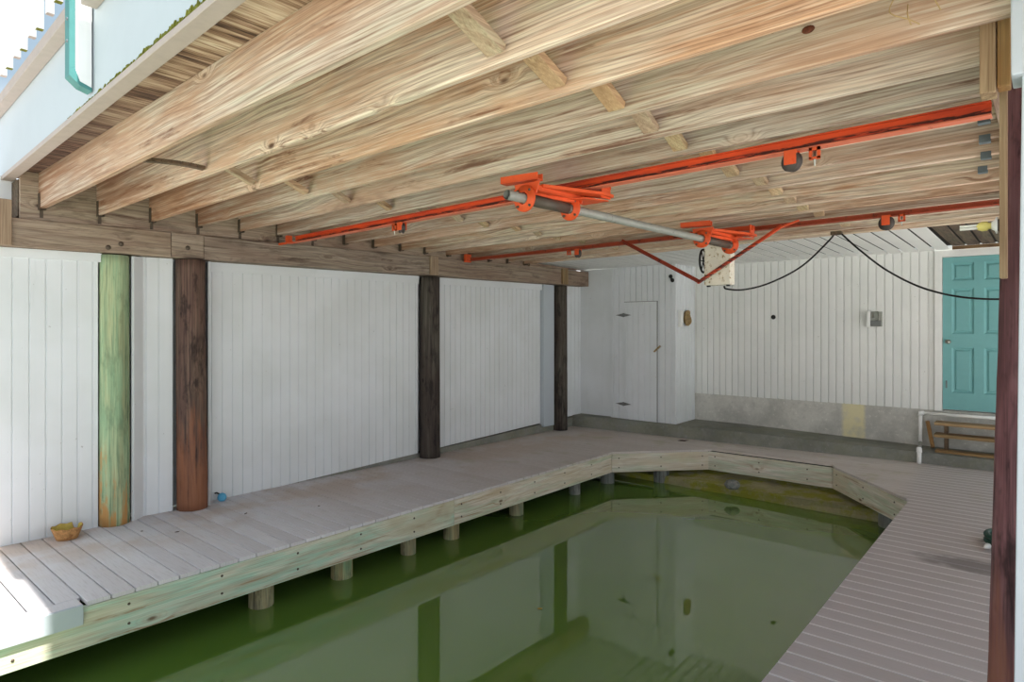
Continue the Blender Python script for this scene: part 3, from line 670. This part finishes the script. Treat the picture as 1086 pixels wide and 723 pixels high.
# right white wall in front of the post
b = B(); b.hexa([(-.088, 2.50, 0.001), (1.6, 2.50, 0.001), (1.6, 2.62, 0.001), (-.088, 2.62, 0.001), (-.062, 2.50, 2.58), (1.6, 2.50, 2.58), (1.6, 2.62, 2.58), (-.062, 2.62, 2.58)], .004)
struct(b.build('wall_right', 'bluewhite', origin=(0, 0, 0)))
b = B(); b.hexa([(-.088, 2.47, 2.53), (1.6, 2.47, 2.53), (1.6, 2.62, 2.53), (-.088, 2.62, 2.53), (-.09, 2.47, 3.02), (1.6, 2.47, 3.02), (1.6, 2.62, 3.02), (-.09, 2.62, 3.02)], .004)
struct(b.build('trim_8', 'bluewhite', origin=(0, 0, 0)))

# lamp on the post
lp = empty('bare_lamp', (-.137, 2.86, 2.12), 'bare white compact fluorescent lamp with yellowed base sticking out by the maroon post', 'lamp')
LC = (-.139, 2.86, 2.122)
B().lathe([(0, 0), (.030, 0), (.030, .005), (.02, .009), (.014, .018), (.0, .018)], LC, (-1, 0, 0), 18).build('lamp_holder', 'white', lp)
B().lathe([(0, .018), (.011, .018), (.012, .026), (.0175, .031), (.018, .046), (.013, .056), (.009, .062), (0, .062)], LC, (-1, 0, 0), 16).build('bulb_base', 'yellow', lp)
t = B()
for dy, dz in ((-.006, .005), (.006, .005), (-.006, -.005), (.006, -.005)): t.tube([(LC[0] - .055, LC[1] + dy, LC[2] + dz), (LC[0] - .112, LC[1] + dy, LC[2] + dz)], .004, 8)
t.build('bulb_tube', 'bulb', lp)
B().box(-.139, -.1345, 2.845, 2.89, 2.10, 2.142, .001).build('junction_box', 'hanger_dark', lp)

# ------------------------------------------------------------------ deck front above: fascia, trims, balusters, post
def yf_(x): return 1.215 + (1.075 - 1.215) * (x + 6.9) / 4.5
def strip(name, x0, x1, dy0, dy1, z0, z1, mat):
    bb = B(); bb.hexa([(x0, yf_(x0) + dy0, z0), (x1, yf_(x1) + dy0, z0), (x1, yf_(x1) + dy1, z0), (x0, yf_(x0) + dy1, z0), (x0, yf_(x0) + dy0, z1), (x1, yf_(x1) + dy0, z1), (x1, yf_(x1) + dy1, z1), (x0, yf_(x0) + dy1, z1)], .003)
    return bb.build(name, mat, origin=((x0 + x1) / 2, 1.1, z0))
tag(strip('fascia_board', -9.5, -3.98, 0, .03, 3.01, 3.56, 'bluewhite'), 'white deck front board left of the teal-edged railing post', 'board', 'white boards along the deck front')
tag(strip('fascia_board', -3.975, 2.0, 0, .03, 3.01, 3.56, 'bluewhite'), 'white deck front board right of the teal-edged railing post', 'board', 'white boards along the deck front')
lip = tag(strip('drip_trim', -9.5, 2.0, -.014, .065, 2.975, 3.008, 'taupe'), 'taupe trim strip along the bottom edge of the white deck front', 'trim', kind='thing')
mo = B(); rr = random.Random(3); x = -4.5
while x < -1.4:
    w_ = rr.uniform(.006, .02); k_ = min(1.0, (x + 4.7) / 2.2); h_ = rr.uniform(.012, .040) * (.35 + .65 * k_); d_ = rr.uniform(.006, .014)
    if rr.random() < .55 + .45 * k_:
        ya, yb = yf_(x) - .0025, yf_(x + w_) - .0025
        mo.hexa([(x, ya - d_, 3.0085), (x + w_, yb - d_, 3.0085), (x + w_, yb, 3.0085), (x, ya, 3.0085), (x + .002, ya - d_ * .4, 3.0085 + h_), (x + w_ - .002, yb - d_ * .4, 3.0085 + h_), (x + w_ - .002, yb, 3.0085 + h_), (x + .002, ya, 3.0085 + h_)])
    x += w_
m_ = mo.build('moss', 'moss', lip); m_['kind'] = 'stuff'
tag(strip('deck_band', -9.5, -4.075, -.075, -.002, 3.505, 3.58, 'taupe'), 'taupe deck edge band below the white balusters', 'board', kind='thing')
tag(strip('deck_band', -3.93, 2.0, -.075, -.002, 3.48, 3.56, 'taupe'), 'taupe deck edge band right of the teal-edged railing post', 'board', kind='thing')
b = B(); b.box(-9.5, 2.0, 1.26, 7.6, 3.60, 3.64); struct(b.build('floor_upper_deck', 'taupe', origin=(0, 0, 0)))
for i, (x, yy) in enumerate(((-6.454, 1.185), (-6.231, 1.181), (-5.937, 1.171), (-5.739, 1.171), (-5.443, 1.159), (-5.258, 1.161), (-4.954, 1.149), (-4.727, 1.141))):
    bb = B(); s = .021; bb.hexa([(x - s, yy - s, 3.80), (x + s, yy - s, 3.80), (x + s, yy + s, 3.80), (x - s, yy + s, 3.80), (x - s, yy - s, 4.6), (x + s, yy - s, 4.6), (x + s, yy + s, 4.6), (x - s, yy + s, 4.6)], .002)
    lab = 'white railing baluster next to the teal-edged post, nearest it' if i == 7 else f'white railing baluster, {ORD[7 - i]} counted from the teal-edged post'
    o = tag(bb.build('railing_baluster', 'balw'), lab, 'baluster', 'balusters of the deck railing')
    B().box(x - s + .001, x + s - .001, yy - s + .001, yy + s - .001, 3.796, 3.7995).build('end_cut', 'moss' if i % 2 else 'taupe', o)
b = B(); b.hexa([(-7.5, yf_(-7.5) - .06, 4.60), (-4.1, yf_(-4.1) - .06, 4.60), (-4.1, yf_(-4.1) + .05, 4.60), (-7.5, yf_(-7.5) + .05, 4.60), (-7.5, yf_(-7.5) - .06, 4.64), (-4.1, yf_(-4.1) - .06, 4.64), (-4.1, yf_(-4.1) + .05, 4.64), (-7.5, yf_(-7.5) + .05, 4.64)])
tag(b.build('handrail', 'balw'), 'white handrail over the balusters on the upper deck', 'rail')
rp = empty('railing_post', (-4.0, 1.05, 3.1), 'white railing post with a teal front edge bolted to the deck front', 'post')
x0, x1 = -4.07, -3.99
b = B(); b.prism([(x0, 1.115, 3.07), (x0, 1.06, 3.09), (x0, 1.04, 3.15), (x0, 1.04, 4.7), (x0, 1.115, 4.7)], (x1 - x0, 0, 0)); b.build('post_body', 'balw', rp)
b = B(); b.prism([(x0, 1.039, 3.16), (x0, 1.012, 3.15), (x0, 1.012, 4.7), (x0, 1.039, 4.7)], (x1 - x0 - .003, 0, 0)); b.build('front_strip', 'teal_pale', rp)
b = B(); b.prism([(x0, 1.117, 3.069), (x0, 1.062, 3.088), (x0, 1.0395, 3.159), (x0, 1.0115, 3.149), (x0, 1.0115, 3.11), (x0, 1.062, 3.066), (x0, 1.117, 3.05)], (x1 - x0 - .002, 0, 0)); b.build('foot_cap', 'teal_pale', rp)
for z in (3.3, 3.42):
    B().lathe([(0, .008), (.008, .006), (.010, 0)], (x0 + .045, 1.012, z), (0, -1, 0), 8).build('screw_head', 'hanger', rp)

# ------------------------------------------------------------------ hoist rails, pulleys
def rail(p, q, lab, m1, m2, hgt=.058):
    e = empty('hoist_rail', tuple((Vector(p) + Vector(q)) / 2), lab, 'rail', 'orange hoist rails')
    p, q = Vector(p), Vector(q)
    bb = B(); bb.bar(p, q, .012, hgt, (0, 0, 1), .002); bb.build('web', m1, e)
    off = Vector((0, -.03, -hgt / 2 - .004))
    bb = B(); bb.bar(p + off + Vector((0, .03, 0)), q + off + Vector((0, .03, 0)), .062, .008, (0, 0, 1), .001); bb.build('bottom_flange', m2, e)
    bb = B(); bb.bar(p + Vector((0, 0, hgt / 2 - .003)), q + Vector((0, 0, hgt / 2 - .003)), .05, .006, (0, 0, 1), .001); bb.build('top_flange', m1, e)
    return e
r1 = rail((-6.06, 3.56, 2.692), (-.188, 3.43, 2.708), 'long orange steel rail crossing under the joists to the maroon post', 'orange_rail', 'orange_flange')
b = B(); b.box(-6.17, -6.13, 3.50, 3.56, 2.665, 2.735, .002).box(-6.2, -6.06, 3.50, 3.58, 2.653, 2.665, .002).box(-6.27, -6.14, 3.48, 3.5, 2.64, 2.66); b.build('end_bracket', 'orange', r1)
r2 = rail((-6.15, 6.30, 2.715), (-.188, 6.05, 2.715), 'rear rust-red rail lying against the far joists', 'rust_rail', 'rust_rail', .034)
b = B(); b.box(-6.25, -6.20, 6.26, 6.36, 2.68, 2.79, .003); b.build('end_bracket', 'orange', r2)
def pulley(x, y, zt, lab, r=.052):
    e = empty('pulley', (x, y, zt), lab, 'pulley', 'pulleys under the rails')
    B().lathe([(.0, -.016), (r, -.016), (r, -.011), (r - .012, -.003), (r - .012, .003), (r, .011), (r, .016), (0, .016)], (x, y, zt - r - .004), (0.35, 1, 0), 24).build('wheel', 'sheave', e)
    bb = B(); z = zt - r - .004
    for s in (-1, 1): bb.box(x - .032, x + .032, y + s * .024 - .003, y + s * .024 + .003, z - .018, zt)
    bb.tube([(x, y - .035, z), (x, y + .035, z)], .012, 10); bb.build('bracket', 'orange', e)
def clip(x, y, zt, lab):
    e = empty('cable_clip', (x, y, zt), lab, 'clip', 'cable clips under the rails')
    B().box(x - .026, x - .012, y - .008, y + .008, zt - .06, zt).box(x + .012, x + .026, y - .008, y + .008, zt - .06, zt).box(x - .026, x + .026, y - .008, y + .008, zt - .018, zt - .001).box(x - .026, x + .026, y - .008, y + .008, zt - .062, zt - .05).build('frame', 'orange', e)
    B().lathe([(0, -.10), (.003, -.095), (.007, -.05), (.007, -.02), (0, -.019)], (x, y, zt), (0, 0, 1), 10).build('pin', 'chrome', e)
pulley(-1.01, 3.41, 2.668, 'grey pulley in an orange bracket under the long rail near the maroon post')
clip(-.90, 3.41, 2.668, 'orange cable clip under the long rail near the maroon post')
pulley(-4.23, 3.485, 2.660, 'dark pulley under the long orange rail toward the left wall', .045)
clip(-4.33, 3.485, 2.660, 'small clip under the long orange rail toward the left wall')
pulley(-1.03, 6.02, 2.692, 'grey pulley on the rear rail near the hanging black cable', .06)
clip(-.92, 6.02, 2.692, 'orange cable clip on the rear rail near the hanging black cable')
pulley(-4.24, 6.16, 2.69, 'red pulley on the rear rail above the far dark post', .05)
clip(-4.37, 6.16, 2.69, 'small clip on the rear rail above the far dark post')

# ------------------------------------------------------------------ hoist drive
hd = empty('boat_hoist', (-2.4, 4.4, 2.55), 'orange boat hoist drive with long grey shaft hanging under the joists', 'hoist')
SA, SB = Vector((-2.47, 2.84, 2.552)), Vector((-2.335, 6.03, 2.552))
def sp(y): t = (y - SA.y) / (SB.y - SA.y); return SA.lerp(SB, t)
bb = B(); bb.tube([sp(2.84), sp(6.04)], .030, 16, caps=False); bb.tube([sp(2.84), sp(6.04)], .022, 16, caps=False)
bb.build('drive_shaft', 'galv', hd)
for y0, y1 in ((3.06, 3.42), (5.42, 5.92)): B().tube([sp(y0), sp(y1)], .037, 16).build('shaft_sleeve', 'galv_dark', hd)
for y, r in ((3.0, .082), (3.46, .078), (5.38, .08), (5.97, .085)):
    c = sp(y); bb = B()
    bb.lathe([(.038, -.018), (r * .62, -.018), (r * .66, -.01), (r, -.008), (r, .008), (r * .66, .01), (r * .62, .018), (.038, .018), (.038, -.018)], c, (SB - SA).normalized(), 28)
    ring = bb.build('bearing_ring', 'orange', hd)
    for k in (0, 1, 2, 3):
        a = math.pi / 4 + k * math.pi / 2
        B().lathe([(0, -.02), (.008, -.018), (.009, -.008)], c + Vector((math.cos(a) * r * .82, 0, math.sin(a) * r * .82)), (0, 1, 0), 8).build('bolt_head', 'hanger_dark', ring)
def channel(p, q, w=.06, h=.05):
    bb = B(); p, q = Vector(p), Vector(q); bb.bar(p, q, w, .008, (0, 0, 1))
    d = (q - p).normalized(); sd = d.cross(Vector((0, 0, 1))).normalized()
    for s in (-1, 1): bb.bar(p + sd * s * (w / 2 - .004) + Vector((0, 0, h / 2)), q + sd * s * (w / 2 - .004) + Vector((0, 0, h / 2)), .008, h, (0, 0, 1))
    return bb
def bracket(yA, yB, side=1):
    ca, cb = sp(yA), sp(yB)
    channel((ca.x - .22, yA + .05, 2.68), (ca.x + .05, yA + .09, 2.68), .07, .04).build('cross_channel', 'orange', hd)
    channel((cb.x - .18, yB + .14, 2.69), (cb.x + .20, yB + .16, 2.69), .07, .04).build('cross_channel', 'orange', hd)
    channel((ca.x - .12, yA + .07, 2.61), (cb.x - .10, yB + .10, 2.61), .05, .03).build('side_channel', 'orange', hd)
    channel((ca.x + .03, yA + .07, 2.61), (cb.x + .06, yB + .18, 2.61), .05, .03).build('side_channel', 'orange', hd)
    bb = B(); bb.prism([(ca.x + .0, yA + .10, 2.63), (ca.x + .07, yA + .10, 2.63), (cb.x + .215, yB + .08, 2.63), (cb.x + .215, yB + .20, 2.63), (cb.x + .14, yB + .20, 2.63)], (0, 0, .02)); bb.build('top_plate', 'orange', hd)
    bb = B(); bb.prism([(ca.x - .10, yA + .02, 2.585), (ca.x - .03, yA + .02, 2.585), (cb.x + .05, yB - .02, 2.585), (cb.x + .05, yB + .06, 2.585), (cb.x - .09, yB + .06, 2.585)], (0, 0, .04)); bb.build('arm_plate', 'orange', hd)
    for c, dy in ((ca, .03), (cb, .03)):
        bb = B(); bb.prism([(c.x - .075, c.y + dy - .012, c.z + .03), (c.x + .075, c.y + dy - .012, c.z + .03), (c.x + .10, c.y + dy - .012, c.z + .10), (c.x - .10, c.y + dy - .012, c.z + .10)], (0, .01, 0)); bb.build('hanger_plate', 'orange', hd)
    bb = B(); bb.prism([(cb.x + .0, yB - .10, 2.60), (cb.x + .0, yB + .16, 2.60), (cb.x + .20, yB + .16, 2.60), (cb.x + .14, yB - .02, 2.60)], (0, 0, .008)); bb.build('gusset_plate', 'orange', hd)
    bb = B(); bb.box(cb.x + .18, cb.x + .19, yB + .09, yB + .2, 2.62, 2.735); bb.build('end_plate', 'orange', hd)
bracket(3.0, 3.46); bracket(5.38, 5.90)
b = B(); b.box(-2.635, -2.365, 6.05, 6.17, 2.18, 2.665, .012); gb = b.build('gearbox', 'gearbox', hd)
b = B()
ring_c = Vector((-2.655, 6.08, 2.43)); pts = [ring_c + Vector((0, math.cos(2 * math.pi * k / 24) * .085, math.sin(2 * math.pi * k / 24) * .115)) for k in range(25)]
b.tube(pts, .011, 8, caps=False)
for a in range(3):
    an = a * math.pi / 3; dv = Vector((0, math.cos(an) * .085, math.sin(an) * .115)); b.tube([ring_c - dv, ring_c + dv], .006, 6)
b.tube([ring_c, ring_c + Vector((.03, 0, 0))], .012, 8); b.build('hand_wheel', 'black', gb)
for x in (-2.60, -2.40): B().box(x - .015, x + .015, 6.07, 6.10, 2.165, 2.18).build('foot_bolt', 'black', gb)
for p, q, m in (((-3.56, 6.0, 2.70), (-2.665, 6.0, 2.205), 'dark_orange'), ((-2.675, 6.0, 2.20), (-1.87, 6.0, 2.68), 'orange_rail')):
    bb = B(); bb.bar(p, q, .035, .010, (0, 0, 1), .001); bb.bar(Vector(p) + Vector((0, .014, .014)), Vector(q) + Vector((0, .014, .014)), .008, .034, (0, 0, 1)); bb.build('v_brace', m, hd)
bb = B(); bb.bar((-1.87, 6.0, 2.68), (-1.72, 6.02, 2.73), .04, .012, (0, 0, 1)); bb.build('brace_tab', 'orange', hd)

# black cable
def bez(P, n=40):
    P = [Vector(p) for p in P]; out = []
    for i in range(len(P) - 1):
        p0, p1, p2, p3 = P[max(0, i - 1)], P[i], P[i + 1], P[min(len(P) - 1, i + 2)]
        for k in range(8):
            t = k / 8; out.append(0.5 * ((2 * p1) + (-p0 + p2) * t + (2 * p0 - 5 * p1 + 4 * p2 - p3) * t * t + (-p0 + 3 * p1 - 3 * p2 + p3) * t ** 3))
    return out + [P[-1]]
cb = empty('cable', (-1.8, 6.95, 2.7), 'black cable hanging in two loops from the far joist past the teal door', 'cable')
cabP1 = [(-2.46, 6.13, 2.169), (-2.43, 6.13, 2.14), (-2.30, 6.25, 2.135), (-2.12, 6.48, 2.21), (-1.91, 6.80, 2.39), (-1.70, 7.0, 2.66), (-1.66, 7.0, 2.735)]
cabP2 = [(-1.62, 7.0, 2.735), (-1.57, 7.0, 2.68), (-1.42, 7.0, 2.52), (-1.19, 7.0, 2.31), (-.90, 7.0, 2.13), (-.58, 7.0, 2.03), (-.22, 7.0, 2.005), (.2, 7.0, 2.03)]
B().tube(bez(cabP1), .009, 8).build('cable_run', 'black', cb); B().tube(bez(cabP2), .009, 8).build('cable_run', 'black', cb)
B().box(-1.69, -1.59, 6.96, 7.03, 2.70, 2.735, .004).build('cable_staple', 'oldY', cb)

# ------------------------------------------------------------------ wall fittings
e = empty('outlet_box', (-1.87, YB, 1.88), 'small white metal box with open front on the back wall planks', 'box')
B().box(-1.97, -1.93, YB - .09, YB - .001, 1.77, 1.995, .004).build('box_side', 'white', e)
B().box(-1.93, -1.79, YB - .03, YB - .001, 1.775, 1.985, .004).build('box_back', 'galv', e)
B().tube([(-1.90, YB - .05, 1.90), (-1.895, YB - .055, 1.98), (-1.84, YB - .055, 1.985), (-1.825, YB - .05, 1.90), (-1.82, YB - .05, 1.83)], .010, 8).build('conduit_loop', 'chrome', e)
B().box(-1.925, -1.80, YB - .07, YB - .03, 1.78, 1.86, .004).build('cover_plate', 'steel', e)
B().lathe([(0, .006), (.03, .006), (.034, 0)], (-3.29, YB, 1.925), (0, -1, 0), 14).lathe([(0, .012), (.016, .012), (.018, .006)], (-3.29, YB, 1.925), (0, -1, 0), 12)
bb = B(); bb.lathe([(0, .008), (.022, .008), (.034, .004), (.036, 0)], (-3.29, YB, 1.925), (0, -1, 0), 16); tag(bb.build('vent_hole_plug', 'black'), 'small round black plug in the planks of the back wall', 'plug')  # black disc put in for the darkness of a hole
e = empty('closet_switch_box', (-4.58, 9.85, 1.9), 'white box with a tan lumpy coil beside it on the closet side', 'box')
B().box(-4.588, -4.53, 9.52, 9.60, 1.77, 2.04, .006).build('box_body', 'white', e)
bb = B()
for k in range(5):
    c = Vector((-4.55, 9.80 + .02 * (k % 2), 1.88 + .010 * k)); pts = [c + Vector((.012 * math.sin(3 * a + k), math.cos(a) * (.06 + .008 * k), math.sin(a) * (.075 + .01 * k))) for a in [2 * math.pi * j / 20 for j in range(21)]]
    bb.tube(pts, .016, 8, caps=False)
bb.lathe([(0, .05), (.05, .045), (.08, .02), (.085, 0)], (-4.588, 9.80, 1.90), (1, 0, 0), 14)
bb.build('coil', 'nest', e)

# pipes, steps near the door
e = empty('drain_pipe', (-1.3, 10.1, .14), 'white plastic pipe running along the foundation below the teal door', 'pipe')
B().tube([(-1.325, 10.1, .20), (-1.325, 10.1, .585)], .023, 12).tube([(-1.34, 10.1, .60), (-.1, 10.1, .60)], .023, 12).build('pipe_run', 'pvc', e)
B().tube([(-1.325, 10.1, .56), (-1.325, 10.1, .60), (-1.285, 10.1, .60)], .03, 12).build('elbow', 'pvc', e)
B().tube([(-1.325, 10.1, .20), (-1.30, 9.9, .19), (-1.28, 9.62, .19)], .02, 10).build('pipe_run', 'galv', e)
e = empty('vent_stub', (-1.27, 9.59, 0.0), 'short upright white pipe standing on the deck against the concrete ledge', 'pipe')
B().tube([(-1.27, 9.58, .001), (-1.27, 9.58, .21)], .026, 14).build('pipe_body', 'pvc', e)
B().lathe([(.0, .215), (.02, .212), (.031, .20), (.033, .15), (.027, .148)], (-1.27, 9.58, 0), (0, 0, 1), 14).build('pipe_cap', 'pvc', e)
e = empty('wooden_steps', (-.6, 9.95, .14), 'low wooden steps with two plank treads below the teal door', 'steps')
for y0, y1, z in ((9.84, 10.06, .52), (9.80, 10.02, .37)): B().box(-1.14, -.1, y0, y1, z - .04, z, .004).build('tread', 'stepX', e)
for x in (-1.02, -.22):
    B().box(x - .02, x + .02, 9.93, 10.05, .145, .325, .003).build('leg', 'oldY', e); B().box(x - .02, x + .02, 9.93, 10.05, .371, .478, .003).build('leg', 'oldY', e)
B().box(-1.12, -.1, 9.74, 9.90, .142, .17, .003).build('foot_block', 'stepX', e)
bb = B(); bb.bar((-1.17, 10.0, .16), (-1.25, 10.14, .49), .045, .03, (0, 1, 0), .003)
tag(bb.build('loose_plank', 'stepZ'), 'loose brown plank leaning on the foundation beside the wooden steps', 'plank')

# ------------------------------------------------------------------ small things on the deck
def pot():
    e = empty('broken_pot', (-6.24, 1.545, 0), 'broken tan clay pot with a notched rim on the deck by the white wall', 'pot')
    n = 56; c = Vector((-6.215, 1.56, 0.0)); bb = B(); inn = B()
    def rim(k):
        a = k % n
        return .100 + .005 * math.sin(a * .9) - (.046 if a in (19, 20, 21, 22) else 0)
    for bld, off in ((bb, 0), (inn, -.007)):
        rings = []
        for j in range(5):
            t = j / 4
            rings.append([bld.bm.verts.new(c + Vector((math.cos(2 * math.pi * k / n) * (lerp(.076, .112, t) + off), math.sin(2 * math.pi * k / n) * (lerp(.076, .112, t) + off), (.001 if off == 0 else .012) + t * rim(k) - (0 if off == 0 else .012 * t)))) for k in range(n)])
        for a, d in zip(rings, rings[1:]):
            for k in range(n): bld.bm.faces.new((a[k], a[(k + 1) % n], d[(k + 1) % n], d[k])).smooth = True
        bld.bm.faces.new(rings[0][::-1])
    bb.build('pot_wall', 'pot', e); inn.build('pot_lining', 'potin', e)
pot()
bb = B(); bb.lathe([(0, -.001), (.028, .0), (.042, .018), (.044, .04), (.034, .065), (.015, .076), (0, .078)], (-6.37, 2.92, .002), (0, 0, 1), 18)
e = bb.build('float_ball', 'blue'); tag(e, 'small blue plastic ball on the deck against the wall behind the brown post', 'ball')
B().tube([(-6.385, 2.90, .072), (-6.40, 2.88, .085), (-6.41, 2.865, .08)], .008, 8).build('cord_stub', 'black', e)
e = empty('garden_hose', (-.33, 6.25, 0), 'dark green hose end with a pale nozzle peeking out behind the maroon post', 'hose')
bb = B()
for k in range(2):
    pts = [(-.225 + math.cos(a) * .16, 6.42 + math.sin(a) * .17, .03 + .045 * k) for a in [2 * math.pi * j / 24 for j in range(25)]]
    bb.tube(pts, .022, 10, caps=False)
bb.build('hose_coil', 'hose', e)
B().lathe([(0, 0), (.016, 0), (.022, .02), (.016, .06), (.01, .09), (0, .09)], (-.36, 6.24, .028), (-.2, -1, .05), 12).build('nozzle', 'white', e)
def leaf(x, y, z, s, m, lab, rot=0.):
    bb = B(); P = [(-1, 0, .0), (-.4, .45, .12), (.4, .4, .1), (1, 0, .25), (.4, -.4, .08), (-.4, -.42, .05)]
    q = [Vector((x + s * (a * math.cos(rot) - b_ * math.sin(rot)), y + s * (a * math.sin(rot) + b_ * math.cos(rot)), z + s * c)) for a, b_, c in P]
    bb.prism(q, (0, 0, .002)); tag(bb.build('fallen_leaf', m), lab, 'leaf', 'fallen leaves')
leaf(-3.07, 3.93, WZ + .001, .022, 'leaf', 'small yellow leaf floating on the green water', .6)
leaf(-5.93, 2.03, .002, .018, 'deadleaf', 'dark dead leaf on the deck in front of the green post', .3)
leaf(-5.68, 2.22, .002, .020, 'deadleaf', 'dark dead leaf on the deck between the green and brown posts, toward the water', 1.1)
leaf(-5.75, 2.86, .002, .020, 'deadleaf', 'dark dead leaf on the deck in front of the brown post', 2.1)
leaf(-5.45, 3.45, .002, .018, 'deadleaf', 'dark dead leaf on the deck ahead of the blue ball', .2)
leaf(-4.3, 9.1, .002, .09, 'deadleaf', 'flat dark dead leaf on the deck below the closet', .2)
for k, pts in enumerate((((-.40, 2.55, 2.93), (-.42, 2.51, 2.85), (-.36, 2.50, 2.80), (-.33, 2.50, 2.775)), ((-.30, 2.54, 2.94), (-.30, 2.50, 2.88), (-.27, 2.49, 2.80)), ((-.37, 2.54, 2.87), (-.365, 2.5, 2.82), (-.355, 2.5, 2.78)))):
    bb = B(); bb.tube(bez(pts), .0022, 5)
    tag(bb.build('straw_strand', 'straw'), ('dry straw strand looping left of the dark knot on the front joist', 'dry straw strand hanging nearest the ledger beam end', 'short dry straw strand just above the dark knot')[k], 'straw', 'straw strands at the knot')

# ------------------------------------------------------------------ light
wd = bpy.data.worlds.new('world'); S.world = wd; wd.use_nodes = True; nt = wd.node_tree
bg = nt.nodes['Background']
tc = nt.nodes.new('ShaderNodeTexCoord'); sx = nt.nodes.new('ShaderNodeSeparateXYZ'); nt.links.new(tc.outputs['Generated'], sx.inputs[0])
cr = nt.nodes.new('ShaderNodeValToRGB'); mp = nt.nodes.new('ShaderNodeMapRange'); mp.inputs[1].default_value = -1; mp.inputs[2].default_value = 1
nt.links.new(sx.outputs[2], mp.inputs[0]); nt.links.new(mp.outputs[0], cr.inputs[0])
el = cr.color_ramp.elements; el[0].position = 0.47; el[0].color = (.55, .55, .52, 1); el[1].position = .52; el[1].color = (1.0, 1.0, 1.0, 1)
e2 = el.new(.58); e2.color = (.9, .95, 1.0, 1); e3 = el.new(.65); e3.color = (.24, .315, .39, 1)
nt.links.new(cr.outputs[0], bg.inputs[0]); bg.inputs[1].default_value = 1.2
sun = bpy.data.lights.new('sun', 'SUN'); sun.energy = 7.5; sun.angle = math.radians(1.0); sun.color = (1, .97, .92)
so = bpy.data.objects.new('sun', sun); COL.objects.link(so)
d = Vector((-.42, .012, -.9)); so.rotation_euler = d.to_track_quat('-Z', 'Y').to_euler(); so.location = (3, -3, 8)
S.view_settings.view_transform = 'Standard'; S.view_settings.look = 'None'; S.view_settings.gamma = 1.0; S.view_settings.exposure = 0.7
try: S.view_settings.use_curve_mapping = False
except Exception: pass
